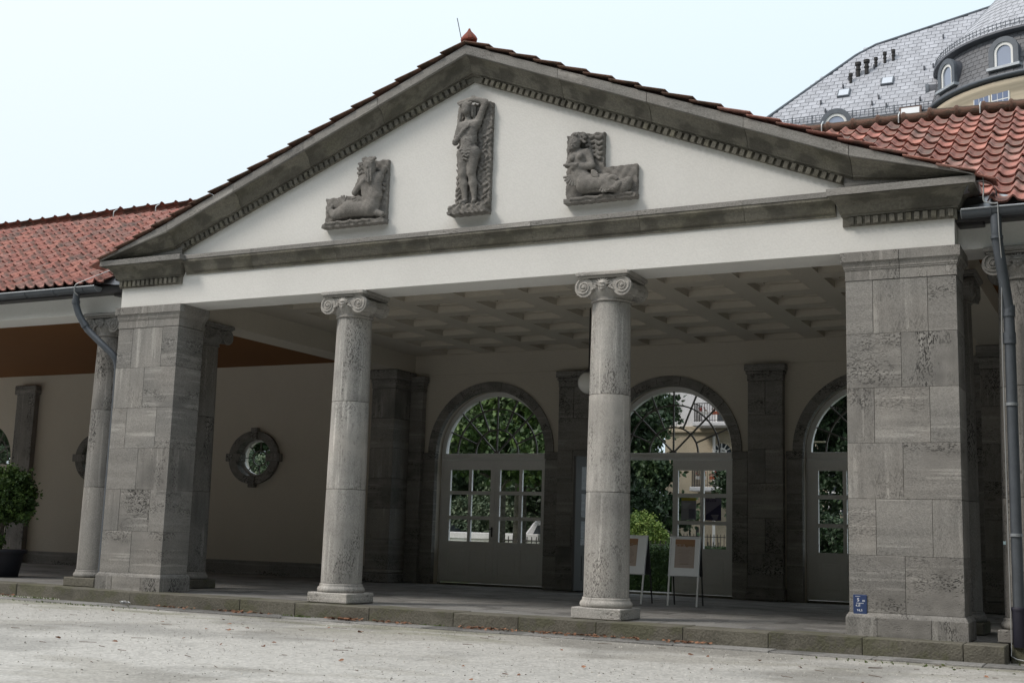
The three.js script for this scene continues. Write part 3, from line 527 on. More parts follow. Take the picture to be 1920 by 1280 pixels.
// ---------------------------------------------------------------- gutters, downpipes, conductors
function gutter(label, x0, x1) {
  const t = thing('rain_gutter', label, 'gutter', [0, 0, 0], 0, 'eaves gutters'), pr = []; const r = .078, n = 12;
  for (let i = 0; i <= n; i++) { const a = Math.PI + i / n * Math.PI; pr.push([r * Math.cos(a), r * Math.sin(a)]); } for (let i = n; i >= 0; i--) { const a = Math.PI + i / n * Math.PI; pr.push([(r - .008) * Math.cos(a), (r - .008) * Math.sin(a)]); }
  mesh('trough', loft([x0, x1].map(x => pr.map(([z, y]) => [x, 4.515 + y, .09 + z])), pr, .6), zinc, t);
  mesh('bead', tube([[x0, 4.517, .168], [x1, 4.517, .168]], .011, 8, false), zincPale, t);
  for (const x of [x0, x1]) { const s = new THREE.Shape(); s.absarc(0, 0, r, Math.PI, 2 * Math.PI, false); s.closePath(); const g = extr(s, .006, 10); g.rotateY(Math.PI / 2); g.translate(x - .003 + (x === x0 ? -.004 : .004), 4.515, .09); mesh('end_cap', boxUV(g), zincPale, t); }
  for (let x = x0 + .3; x < x1 - .05; x += .62) { const g = new THREE.TorusGeometry(r + .004, .007, 5, 12, Math.PI); g.rotateZ(Math.PI); g.rotateY(Math.PI / 2); g.translate(x, 4.515, .09); mesh('bracket', g, zinc, t); }
}
gutter('grey zinc gutter under the eaves of the long wing with oculus windows', -20, -6.42);
gutter('grey zinc gutter beside the pier with the blue plate', 6.10, 14);
{
  const t = thing('downpipe', 'grey zinc downpipe bending back behind the pier', 'downpipe');
  mesh('pipe', tube([[-6.86, 4.45, .09], [-6.86, 4.28, .09], [-6.80, 4.10, .06], [-6.66, 3.88, 0], [-6.40, 3.64, -.08], [-6.22, 3.46, -.16], [-6.17, 3.2, -.2], [-6.17, 1.5, -.2], [-6.17, .0, -.2]], .052, 14), zinc, t);
  for (const [p, d] of [[[-6.86, 4.30, .09], [0, 1, 0]], [[-6.70, 3.94, .02], [-.5, .8, .2]]]) { const g = new THREE.CylinderGeometry(.060, .060, .05, 16); g.applyQuaternion(new THREE.Quaternion().setFromUnitVectors(new THREE.Vector3(0, 1, 0), new THREE.Vector3(...d).normalize())); g.translate(...p); mesh('joint', g, zinc, t); }
}
{
  const t = thing('downpipe', 'straight grey zinc downpipe with dark foot in front of the pitted column', 'downpipe');
  mesh('pipe', tube([[6.44, 4.45, .09], [6.44, 4.25, .09], [6.45, 4.1, .06], [6.50, 3.62, -.06], [6.515, 3.45, -.10], [6.52, 3.2, -.11], [6.52, 1.5, -.11], [6.52, .32, -.11]], .056, 16), zinc, t);
  for (const y of [4.2, 3.44, 3.15, 2.45, 1.1]) { const g = new THREE.CylinderGeometry(.0645, .0645, y === 3.44 || y === 3.15 ? .12 : .03, 18); g.translate(y > 4 ? 6.442 : 6.518, y, y > 4 ? .088 : -.105); mesh('joint', g, y === 2.45 || y === 1.1 ? zincPale : zinc, t); }
  mesh('foot_pipe', lathe([[.001, 0], [.068, 0], [.068, .36], [.074, .365], [.074, .395], [.06, .40], [.001, .40]], 18).translate(6.52, GY + .16, -.11), std({ color: col(.02, .02, .035), roughness: .6 }), t);
}
{
  const t = thing('lightning_conductor', 'thin pale conductor wire running down beside the straight downpipe', 'wire');
  mesh('wire', tube([[6.02, 4.95, .3], [6.22, 4.88, .25], [6.33, 4.84, .2], [6.335, 4.7, .2], [6.335, 4.58, .2], [6.42, 4.55, .19], [6.47, 4.55, .18]], .008, 6), wire, t);
  mesh('down_wire', tube([[6.47, 4.55, .18], [6.475, 4.2, .17], [6.48, 3.9, .05], [6.45, 3.3, -.06], [6.445, 2, -.07], [6.445, 0.02, -.06], [6.45, -.12, .0], [6.60, -.15, .02]], .006, 6), wire, t);
}
{
  const t = thing('lightning_conductor', 'pale conductor wire tied over the gutter of the long wing', 'wire');
  mesh('wire', tube([[-6.45, 4.82, -.15], [-6.62, 4.66, .08], [-6.80, 4.56, .18], [-6.82, 4.45, .18], [-6.80, 4.40, .12]], .007, 6), wire, t);
}
solo('lightning_rod', 'thin leaning lightning rod beside the clay ridge cap', 'lightning rod', tube([[-.10, 7.33, .18], [-.155, 7.55, .18], [-.205, 7.75, .18]], .0055, 6), ironDark);
// ---------------------------------------------------------------- carved reliefs in the tympanum
function nets(sdf, lo, hi, h) { // naive surface nets over a box
  const N = [0, 1, 2].map(k => Math.ceil((hi[k] - lo[k]) / h) + 1), [nx, ny, nz] = N, D = new Float32Array(nx * ny * nz), id = (i, j, k) => (k * ny + j) * nx + i;
  for (let k = 0; k < nz; k++) for (let j = 0; j < ny; j++) for (let i = 0; i < nx; i++) D[id(i, j, k)] = sdf(lo[0] + i * h, lo[1] + j * h, lo[2] + k * h);
  const vid = new Int32Array(nx * ny * nz).fill(-1), P = [], I = [];
  for (let k = 0; k + 1 < nz; k++) for (let j = 0; j + 1 < ny; j++) for (let i = 0; i + 1 < nx; i++) {
    let sx = 0, sy = 0, sz = 0, c = 0;
    const e = (a, b, cc, d, f, g) => { const u = D[id(i + a, j + b, k + cc)], v = D[id(i + d, j + f, k + g)]; if ((u < 0) !== (v < 0)) { const t = u / (u - v); sx += a + (d - a) * t; sy += b + (f - b) * t; sz += cc + (g - cc) * t; c++; } };
    for (const b of [0, 1]) for (const q of [0, 1]) { e(0, b, q, 1, b, q); e(b, 0, q, b, 1, q); e(b, q, 0, b, q, 1); }
    if (c) { vid[id(i, j, k)] = P.length / 3; P.push(lo[0] + (i + sx / c) * h, lo[1] + (j + sy / c) * h, lo[2] + (k + sz / c) * h); }
  }
  const quad = (a, b, c, d, f) => { if (f) I.push(a, b, c, a, c, d); else I.push(a, c, b, a, d, c); };
  for (let k = 1; k + 1 < nz; k++) for (let j = 1; j + 1 < ny; j++) for (let i = 1; i + 1 < nx; i++) {
    const o = D[id(i, j, k)] < 0;
    if (o !== D[id(i + 1, j, k)] < 0) quad(vid[id(i, j - 1, k - 1)], vid[id(i, j, k - 1)], vid[id(i, j, k)], vid[id(i, j - 1, k)], o);
    if (o !== D[id(i, j + 1, k)] < 0) quad(vid[id(i - 1, j, k - 1)], vid[id(i - 1, j, k)], vid[id(i, j, k)], vid[id(i, j, k - 1)], o);
    if (o !== D[id(i, j, k + 1)] < 0) quad(vid[id(i - 1, j - 1, k)], vid[id(i, j - 1, k)], vid[id(i, j, k)], vid[id(i - 1, j, k)], o);
  }
  const g = new THREE.BufferGeometry(); g.setAttribute('position', new THREE.Float32BufferAttribute(P, 3)); g.setIndex(I); g.computeVertexNormals();
  const uv = []; for (let i = 0; i < P.length; i += 3) uv.push(P[i] + P[i + 2] * .4, P[i + 1] + P[i + 2] * .3); g.setAttribute('uv', new THREE.Float32BufferAttribute(uv, 2)); return g;
}
const cap = (x, y, z, a, b, r0, r1) => { const ex = b[0] - a[0], ey = b[1] - a[1], ez = b[2] - a[2], px = x - a[0], py = y - a[1], pz = z - a[2], l = ex * ex + ey * ey + ez * ez + 1e-9, t = clamp((px * ex + py * ey + pz * ez) / l); return Math.hypot(px - ex * t, py - ey * t, pz - ez * t) - (r0 + (r1 - r0) * t); };
const smin = (a, b, k) => { const h = Math.max(k - Math.abs(a - b), 0) / k; return Math.min(a, b) - h * h * k * .25; };
const sbox = (x, y, z, x0, x1, y0, y1, z0, z1) => { const a = Math.max(x0 - x, x - x1), b = Math.max(y0 - y, y - y1), c = Math.max(z0 - z, z - z1); return Math.hypot(Math.max(a, 0), Math.max(b, 0), Math.max(c, 0)) + Math.min(Math.max(a, b, c), 0); };
function relief(label, boxes, body, ridges, lo, hi, rough) {
  const pad = .05, bb = l => l.map(([a, b, r0, r1]) => { const r = Math.max(r0, r1) + pad; return { a, b, r0, r1, q: [0, 1, 2].map(k => [Math.min(a[k], b[k]) - r, Math.max(a[k], b[k]) + r]) }; }), BB = bb(body), RB = bb(ridges);
  const out = (q, x, y, z) => x < q[0][0] || x > q[0][1] || y < q[1][0] || y > q[1][1] || z < q[2][0] || z > q[2][1];
  const sdf = (x, y, z) => {
    let s = 1e3; for (const b of boxes) s = Math.min(s, sbox(x, y, z, ...b));
    let d = .05; for (const { a, b, r0, r1, q } of BB) if (!out(q, x, y, z)) d = smin(d, cap(x, y, z, a, b, r0, r1), .026);
    for (const { a, b, r0, r1, q } of RB) if (!out(q, x, y, z)) d = smin(d, cap(x, y, z, a, b, r0, r1), .006);
    const wv = rough(x, y) * .013; s += wv * (z > .05 ? 1 : 0);
    return smin(s, d, .02) + .003 * Math.sin(x * 61 + y * 23) * Math.sin(y * 57 - z * 31) + .0018 * Math.sin(x * 157 + 2) * Math.sin(y * 171 + z * 140);
  };
  const rg = nets(sdf, lo, hi, .0072); rg.scale(1, 1, .72); rg.computeVertexNormals();
  return solo('carved_relief', label, 'sculpture', rg, reliefM, 'carved reliefs in the pediment');
}
const wavy = (x0, y0, x1, y1, z, r, amp = .014, k = 2.2) => { const o = [], n = 7; for (let i = 0; i < n; i++) { const f = t => [lerp(x0, x1, t), lerp(y0, y1, t) + amp * Math.sin(t * k * 6.283), z]; o.push([f(i / n), f((i + 1) / n), r, r * .9]); } return o; };
const shell = (cx, cy, z, r, a0, a1, n) => { const o = []; for (let i = 0; i < n; i++) { const a = lerp(a0, a1, i / (n - 1)); o.push([[cx + .02 * Math.cos(a), cy + .02 * Math.sin(a), z], [cx + r * Math.cos(a), cy + r * Math.sin(a), z - .01], .008, .017]); } return o; };
relief('tall carved stone relief of a standing figure with one arm raised over the head',
  [[-.19, .315, 5.06, 6.555, -.03, .09], [-.245, .315, 5.05, 5.175, -.03, .235]],
  [[[-.03, 6.445, .215], [-.03, 6.495, .21], .062, .07], [[-.02, 6.39, .16], [-.01, 6.28, .15], .045, .05], [[-.085, 6.245, .15], [.09, 6.25, .15], .075, .075], [[-.045, 6.2, .17], [-.02, 6.04, .16], .085, .085], [[.05, 6.2, .17], [.04, 6.04, .16], .08, .085], [[.0, 6.03, .16], [.01, 5.90, .16], .105, .115], [[-.05, 5.87, .16], [.075, 5.86, .16], .105, .105],
    [[.125, 6.27, .15], [.225, 6.52, .15], .052, .044], [[.235, 6.54, .15], [.06, 6.60, .18], .044, .04], [[.06, 6.60, .18], [-.15, 6.575, .19], .038, .028],
    [[-.135, 6.25, .15], [-.185, 6.04, .18], .052, .043], [[-.185, 6.035, .19], [-.03, 6.17, .26], .04, .03],
    [[-.065, 5.85, .16], [-.06, 5.60, .19], .095, .06], [[-.06, 5.60, .18], [-.045, 5.45, .16], .056, .056], [[-.045, 5.45, .16], [-.02, 5.26, .15], .055, .032], [[-.02, 5.22, .15], [-.05, 5.20, .23], .035, .028],
    [[.085, 5.85, .16], [.072, 5.60, .19], .095, .06], [[.072, 5.60, .18], [.095, 5.45, .16], .056, .056], [[.095, 5.45, .16], [.115, 5.26, .15], .055, .032], [[.115, 5.22, .15], [.13, 5.20, .23], .035, .028]],
  [...[0, 1, 2, 3].map(k => [[-.03 + k * .012, 6.175 + k * .016, .265], [.025 + k * .012, 6.20 + k * .014, .27], .011, .009]), ...wavy(-.13, 6.50, -.15, 6.28, .17, .03, .0, 1), ...wavy(.065, 6.48, .075, 6.30, .15, .026, .0, 1), ...wavy(-.11, 6.53, .05, 6.535, .245, .024, .008, 1), ...wavy(-.105, 6.52, -.12, 6.34, .20, .022, .008), ...wavy(.05, 6.51, .06, 6.36, .19, .020, .008), ...wavy(-.08, 5.90, .08, 5.89, .268, .011, .008, 1.5), ...wavy(-.05, 5.86, .06, 5.85, .27, .011, .008, 1.5), ...wavy(-.03, 5.82, .05, 5.81, .268, .011, .008, 1.2), ...wavy(-.02, 5.78, .03, 5.77, .262, .011, .006, 1), [[-.03, 6.47, .265], [-.03, 6.44, .272], .010, .013], [[-.055, 6.415, .25], [-.005, 6.415, .25], .007, .007], [[-.07, 6.49, .25], [.01, 6.49, .25], .008, .008],
    ...[0, 1, 2, 3, 4, 5, 6, 7, 8, 9, 10, 11].flatMap(k => [[[.19 + .05 * Math.sin(k * 2.1), 5.25 + k * .075, .09], [.27 + .03 * Math.sin(k * 1.3), 5.30 + k * .075, .105], .016, .010]]), ...[0, 1, 2, 3, 4, 5].flatMap(k => [[[-.17, 5.2 + k * .07, .09], [-.12 + .02 * Math.sin(k * 3), 5.25 + k * .07, .11], .016, .012]])],
  [-.30, 5.0, -.02], [.37, 6.70, .36], (x, y) => Math.sin(x * 70 + Math.sin(y * 31) * 2) * Math.sin(y * 44 + x * 20));
relief('L-shaped carved relief of a bearded sea creature with arm across its chest',
  [[-2.27, -1.27, 5.08, 5.495, -.03, .08], [-1.75, -1.27, 5.08, 5.955, -.03, .08], [-2.28, -1.26, 5.06, 5.125, -.03, .17]],
  [[[-1.50, 5.82, .22], [-1.51, 5.875, .22], .092, .096], [[-1.49, 5.76, .24], [-1.475, 5.62, .26], .066, .022], [[-1.63, 5.68, .14], [-1.40, 5.69, .14], .088, .088], [[-1.57, 5.63, .16], [-1.53, 5.45, .15], .10, .10], [[-1.44, 5.63, .16], [-1.42, 5.45, .15], .10, .10], [[-1.68, 5.67, .14], [-1.75, 5.52, .16], .052, .045], [[-1.75, 5.515, .17], [-1.58, 5.655, .25], .042, .032], [[-1.385, 5.70, .13], [-1.30, 5.83, .12], .046, .036], [[-1.47, 5.46, .14], [-1.48, 5.30, .14], .115, .125], [[-1.50, 5.28, .14], [-1.86, 5.31, .13], .115, .115], [[-1.86, 5.30, .13], [-2.08, 5.24, .12], .11, .075], [[-2.08, 5.24, .12], [-2.19, 5.31, .12], .06, .04], [[-2.19, 5.31, .12], [-2.13, 5.38, .13], .036, .026], [[-1.44, 5.22, .16], [-1.29, 5.17, .17], .05, .036]],
  [...wavy(-1.57, 5.92, -1.73, 5.92, .12, .021), ...wavy(-1.58, 5.87, -1.745, 5.855, .12, .021), ...wavy(-1.58, 5.82, -1.74, 5.79, .12, .021), ...wavy(-1.58, 5.77, -1.72, 5.73, .12, .019), ...shell(-1.62, 5.45, .22, .15, Math.PI * 1.05, Math.PI * 1.75, 7), ...[0, 1, 2, 3].map(k => [[-1.60 + k * .012, 5.64 + k * .02, .262], [-1.545 + k * .01, 5.66 + k * .02, .265], .010, .009]), ...shell(-1.93, 5.36, .20, .12, Math.PI * .35, Math.PI * .8, 5), [[-1.56, 5.885, .285], [-1.44, 5.885, .285], .014, .014], [[-1.505, 5.865, .295], [-1.50, 5.825, .312], .012, .018], [[-1.545, 5.80, .288], [-1.455, 5.80, .288], .013, .013], ...wavy(-1.53, 5.78, -1.51, 5.62, .292, .014, .010), ...wavy(-1.49, 5.78, -1.475, 5.60, .302, .014, .010), ...wavy(-1.45, 5.78, -1.44, 5.62, .29, .014, .010), ...wavy(-1.60, 5.955, -1.42, 5.95, .24, .030, .006, 2), ...wavy(-1.59, 5.925, -1.43, 5.92, .285, .016, .006, 3), ...wavy(-1.52, 5.75, -1.50, 5.60, .262, .010), ...wavy(-1.47, 5.75, -1.45, 5.62, .262, .010), ...wavy(-1.40, 5.63, -1.30, 5.60, .10, .018), ...wavy(-1.39, 5.57, -1.29, 5.53, .10, .018), ...wavy(-2.2, 5.12, -1.5, 5.11, .175, .02, .012, 4)],
  [-2.34, 5.0, -.02], [-1.2, 6.06, .34], (x, y) => .5 * Math.sin(x * 50 + y * 9) * Math.sin(y * 53));
relief('L-shaped carved relief of a long-haired figure with a coiled fish tail',
  [[1.40, 2.355, 5.06, 5.485, -.03, .08], [1.40, 1.91, 5.06, 5.945, -.03, .08], [1.395, 2.36, 5.05, 5.11, -.03, .16]],
  [[[1.545, 5.775, .205], [1.555, 5.82, .20], .07, .078], [[1.555, 5.88, .18], [1.64, 5.895, .15], .078, .06], [[1.57, 5.72, .15], [1.59, 5.66, .14], .05, .06], [[1.53, 5.655, .14], [1.68, 5.665, .14], .075, .075], [[1.60, 5.62, .16], [1.60, 5.43, .15], .105, .10], [[1.715, 5.66, .14], [1.775, 5.50, .18], .054, .05], [[1.775, 5.495, .19], [1.55, 5.49, .26], .045, .032], [[1.495, 5.63, .15], [1.455, 5.53, .22], .046, .036], [[1.61, 5.42, .15], [1.68, 5.30, .15], .105, .12], [[1.68, 5.28, .15], [1.96, 5.27, .14], .12, .115], [[1.96, 5.27, .14], [2.19, 5.19, .13], .11, .095], [[2.19, 5.19, .13], [2.25, 5.26, .13], .085, .06]],
  [...wavy(1.64, 5.90, 1.885, 5.88, .10, .022), ...wavy(1.66, 5.85, 1.885, 5.80, .10, .022), ...wavy(1.68, 5.79, 1.885, 5.73, .10, .022), ...wavy(1.70, 5.74, 1.885, 5.66, .10, .022), ...wavy(1.73, 5.69, 1.87, 5.60, .10, .02), ...wavy(1.48, 5.90, 1.455, 5.70, .15, .026, .006), ...wavy(1.515, 5.91, 1.485, 5.72, .235, .013, .006), ...wavy(1.545, 5.92, 1.60, 5.90, .262, .014, .006), [[1.515, 5.80, .27], [1.575, 5.805, .272], .011, .011], [[1.54, 5.79, .278], [1.538, 5.765, .29], .009, .013], [[1.52, 5.735, .268], [1.56, 5.735, .268], .009, .009], ...wavy(1.60, 5.93, 1.70, 5.86, .215, .016, .008), ...wavy(1.61, 5.88, 1.70, 5.80, .225, .016, .008), [[1.535, 5.615, .245], [1.535, 5.61, .25], .046, .042], [[1.635, 5.625, .245], [1.635, 5.62, .25], .046, .042], [[1.43, 5.525, .27], [1.60, 5.515, .275], .016, .028], ...shell(1.555, 5.40, .23, .135, Math.PI * 1.05, Math.PI * 1.65, 7), ...[...Array(14)].map((_, i) => { const f = k => { const a = -.4 - k / 14 * 5.2, r = .088 - k * .0022; return [2.075 + r * Math.cos(a), 5.255 + r * Math.sin(a), .215]; }; return [f(i), f(i + 1), .042 - i * .0009, .042 - (i + 1) * .0009]; }), ...shell(1.97, 5.26, .24, .12, Math.PI * 1.35, Math.PI * 1.75, 5), ...shell(1.80, 5.34, .25, .08, .1, 1.5, 5), ...wavy(1.5, 5.10, 2.3, 5.10, .165, .02, .012, 4), [[1.535, 5.80, .255], [1.53, 5.775, .265], .011, .012]],
  [1.34, 5.0, -.02], [2.43, 6.03, .34], (x, y) => .5 * Math.sin(x * 47 + y * 15) * Math.sin(y * 51));

// ---------------------------------------------------------------- poster stands, lamp, plate, posters
const canvasMat = (w, h, draw, o = {}) => { const c = document.createElement('canvas'); c.width = w; c.height = h; draw(c.getContext('2d'), w, h); const t = new THREE.CanvasTexture(c); t.colorSpace = THREE.SRGBColorSpace; return std({ map: t, roughness: .5, ...o }); };
function sheet(w, h, d = .002) { const g = new THREE.BoxGeometry(w, h, d); return g; }
function stand(label, x, z, turn, print) {
  const t = thing('poster_stand', label, 'poster stand', [x, -.004, z], turn, 'poster stands under the portico');
  const tilt = .20, f = new THREE.Group(); f.name = 'front_panel'; f.rotation.x = -tilt; f.position.set(0, 0, .215); t.add(f);
  const y0 = .44, y1 = 1.045, hw = .235;
  mesh('backing', span(-hw, hw, y0, y1, -.014, .004, .004), std({ color: col(.22, .22, .23), roughness: .6 }), f);
  for (const s of [-1, 1]) mesh('side_profile', span(Math.min(s * hw, s * (hw - .026)), Math.max(s * hw, s * (hw - .026)), y0, y1, -.016, .016, .007), alu, f);
  for (const y of [y0, y1 - .026]) mesh('rail', span(-hw + .026, hw - .026, y, y + .026, -.016, .016, .007), alu, f);
  for (const s of [-1, 1]) for (const y of [y0 + .014, y1 - .014]) { const g = new THREE.SphereGeometry(.0215, 12, 8); g.scale(1, 1, .85); g.translate(s * (hw - .014), y, 0); mesh('corner_cap', g, alu, f); }
  const p = mesh('sheet', sheet(2 * hw - .052, y1 - y0 - .052), print[0], f); p.position.set(0, (y0 + y1) / 2, .006);
  const q = mesh('notice', sheet(print[2], print[3]), print[1], f); q.position.set(print[4], print[5], .009);
  for (const s of [-1, 1]) mesh('leg', span(s * hw * .93 - .013, s * hw * .93 + .013, .0, y0, -.011, .011, .004), whitePaint, f);
  const b = new THREE.Group(); b.name = 'rear_panel'; b.rotation.x = tilt; b.position.set(0, 0, -.215); t.add(b);
  mesh('backing', span(-hw, hw, y0, y1, -.010, .010, .006), std({ color: col(.045, .045, .05), roughness: .6 }), b);
  for (const s of [-1, 1]) mesh('leg', span(s * hw * .93 - .011, s * hw * .93 + .011, .0, y0, -.009, .009, .003), ironDark, b);
  return t;
}
const blank = std({ color: col(.84, .86, .87), roughness: .35 });
const notice = k => canvasMat(256, 384, (c, w, h) => { c.fillStyle = k ? '#b3a396' : '#aa9c92'; c.fillRect(0, 0, w, h); const r = rng(9 + k); c.fillStyle = '#9b7552'; c.fillRect(0, 0, w, 70); c.fillStyle = '#8f6d4e'; for (let i = 0; i < 26; i++) c.fillRect(r() * w, 60 + r() * 24, 26, 10 + r() * 14); c.fillStyle = '#8d7f76'; for (let i = 0; i < 13; i++) { const y = 140 + i * 16; const l = 80 + r() * 110; c.fillRect(w / 2 - l / 2, y, l, 4); } c.fillStyle = '#6b5a50'; c.fillRect(70, 330, 110, 5); });
stand('white poster stand standing free before the open doorway, with a brown notice', 1.50, -4.34, .10, [blank, notice(0), .30, .43, .0, .785]);
stand('white poster stand partly hidden behind the round column, with an orange topped notice', .66, -4.36, -.05, [blank, notice(1), .28, .42, -.06, .78]);
{
  const t = thing('pendant_lamp', 'white glass globe lamp hanging from the coffered ceiling', 'lamp', [0, 3.36, -4.0]);
  mesh('globe', new THREE.SphereGeometry(.175, 32, 24), new THREE.MeshPhysicalMaterial({ color: col(.80, .80, .78), roughness: .25, clearcoat: .5 }), t);
  mesh('collar', lathe([[.001, .16], [.06, .16], [.06, .20], [.02, .22], [.001, .22]], 16), ironDark, t);
  mesh('stem', new THREE.CylinderGeometry(.012, .012, 1.05, 8).translate(0, .72, 0), ironDark, t);
  mesh('ceiling_rose', lathe([[.001, 1.26], [.07, 1.30], [.07, 1.36], [.001, 1.36]], 16), ironDark, t);
}
{
  const t = thing('utility_plate', 'small blue plate with white lettering S 80 on the stone pier', 'sign', [4.955, .325, .0]);
  mesh('plate', span(-.072, .072, -.105, .105, .001, .012, .004), std({ color: col(.035, .065, .17), roughness: .4 }), t);
  const f = canvasMat(256, 384, (c, w, h) => { c.fillStyle = '#34466f'; c.fillRect(0, 0, w, h); c.fillStyle = '#e8ebf0'; c.fillRect(34, 22, 100, 7); c.textAlign = 'center'; c.font = 'bold 92px sans-serif'; c.fillText('S', 92, 125); c.font = 'bold 48px sans-serif'; c.fillText('80', 200, 128); c.fillRect(50, 156, 150, 9); c.fillRect(118, 160, 9, 70); c.font = 'bold 52px sans-serif'; c.fillText('4,3', 78, 226); c.font = 'bold 58px sans-serif'; c.fillText('14,5', 118, 320); }, { roughness: .35 });
  const g = new THREE.PlaneGeometry(.136, .202); g.translate(0, 0, .0135); mesh('lettering', g, f, t);
}
const posterA = canvasMat(192, 256, (c, w, h) => { c.fillStyle = '#8d8f98'; c.fillRect(0, 0, w, h); c.fillStyle = '#a39a1e'; c.fillRect(0, 0, w, 34); c.fillStyle = '#5d5f70'; c.fillRect(96, 130, 80, 110); c.fillStyle = '#c8cace'; for (let i = 0; i < 5; i++) c.fillRect(16, 60 + i * 14, 110 - i * 12, 4); });
const posterB = canvasMat(192, 256, (c, w, h) => { c.fillStyle = '#6f6b80'; c.fillRect(0, 0, w, h); c.fillStyle = '#1f1a4a'; c.beginPath(); c.moveTo(w, 60); c.lineTo(w, h); c.lineTo(0, h); c.lineTo(0, 200); c.fill(); c.fillStyle = '#2a2748'; c.font = 'bold 44px sans-serif'; c.fillText('Musik', 8, 42); c.fillStyle = '#d7d7e0'; for (let i = 0; i < 4; i++) c.fillRect(70 + i * 8, 190 + i * 14, 90 - i * 12, 4); });
solo('door_poster', 'grey poster with yellow top stuck to the glazed door', 'poster', sheet(.285, .395, .002).translate(.305, 1.545, ZB - .28), posterA);
solo('door_poster', 'violet and navy poster stuck to the glazed door', 'poster', sheet(.30, .40, .002).translate(.765, 1.54, ZB - .28), posterB);
solo('sticker', 'tiny pale blue sticker on the wing column by the downpipe', 'sticker', sheet(.05, .035, .003).translate(6.39, 1.02, -.378).rotateY(0), std({ color: col(.45, .62, .66), roughness: .4 }));

// ---------------------------------------------------------------- leaves: potted shrub, litter
const leafQuad = (() => { const P = [], U = []; const v = [[0, 0, 0], [.28, .12, .10], [.32, .10, .45], [.0, .0, .95], [-.32, .10, .45], [-.28, .12, .10]]; for (const [a, b, c] of [[0, 1, 2], [0, 2, 3], [0, 3, 4], [0, 4, 5]]) for (const k of [a, b, c]) { P.push(...v[k]); U.push(v[k][0], v[k][2]); } return rawGeo(P, U); })();
const clump = (() => { const g = [], r = rng(4); for (let i = 0; i < 18; i++) { const q = leafQuad.clone(); q.scale(.42, .42, .42); q.rotateX(r() * 1.6 - .6); q.rotateZ(r() * 1.6 - .8); q.rotateY(i * .9 + r()); q.translate((r() + r() - 1) * .75, (r() + r() - 1) * .75, (r() + r() - 1) * .75); g.push(q); } return mergeGeometries(g); })();
function foliage(name, parent, pts, size, mats, rnd) { // pts: [x,y,z] ; instanced clumps in a few greens
  mats.forEach((m, i) => {
    const mine = pts.filter((_, k) => k % mats.length === i), im = shade(new THREE.InstancedMesh(clump, m, mine.length)); im.name = name; im.userData.kind = 'stuff';
    const o = new THREE.Object3D(); mine.forEach((p, k) => { o.position.set(...p); o.rotation.set(rnd() * 6.28, rnd() * 6.28, rnd() * 6.28); o.scale.setScalar(size * (.7 + .6 * rnd())); o.updateMatrix(); im.setMatrixAt(k, o.matrix); }); parent.add(im);
  });
}
const blob = (rnd, c, r, n, shell = .55) => { const o = []; for (let i = 0; i < n; i++) { let x, y, z, l; do { x = rnd() * 2 - 1; y = rnd() * 2 - 1; z = rnd() * 2 - 1; l = Math.hypot(x, y, z); } while (l > 1 || l < .05); const k = Math.pow(l, shell - 1) * (.9 + .2 * rnd()); o.push([c[0] + x * k * r[0], c[1] + y * k * r[1], c[2] + z * k * r[2]]); } return o; };
const greens = { lush: [[.055, .11, .022], [.085, .15, .03], [.035, .075, .018]], dark: [[.022, .05, .020], [.032, .065, .025], [.016, .036, .016]], bright: [[.15, .23, .04], [.11, .19, .035], [.20, .27, .06]], mid: [[.05, .095, .035], [.07, .12, .045], [.035, .07, .03]], grey: [[.09, .13, .075], [.06, .10, .055], [.13, .17, .10]] };
for (const k in greens) greens[k] = greens[k].map(c => leafMat(...c));
{
  const rnd = rng(15), t = thing('potted_shrub', 'round clipped evergreen shrub in a dark tub on the wing floor', 'plant', [-10.02, -.008, -1.65]);
  mesh('pot', lathe([[.001, 0], [.33, 0], [.40, .40], [.45, .405], [.455, .46], [.43, .465], [.40, .42], [.001, .42]], 36), std({ color: col(.018, .02, .03), roughness: .5 }), t);
  mesh('stem', tube([[0, .4, 0], [.02, .7, .01], [0, 1.0, 0]], .035, 8), bark, t);
  foliage('foliage', t, [...blob(rnd, [-.05, 1.36, 0], [.54, .44, .5], 700, .45), ...blob(rnd, [-.35, 1.75, 0], [.25, .16, .25], 26), ...blob(rnd, [.3, 1.72, .1], [.2, .14, .2], 20), ...blob(rnd, [-.1, .62, .1], [.2, .16, .2], 30), ...blob(rnd, [.52, 1.02, 0], [.1, .06, .1], 6)], .13, greens.lush, rnd);
}
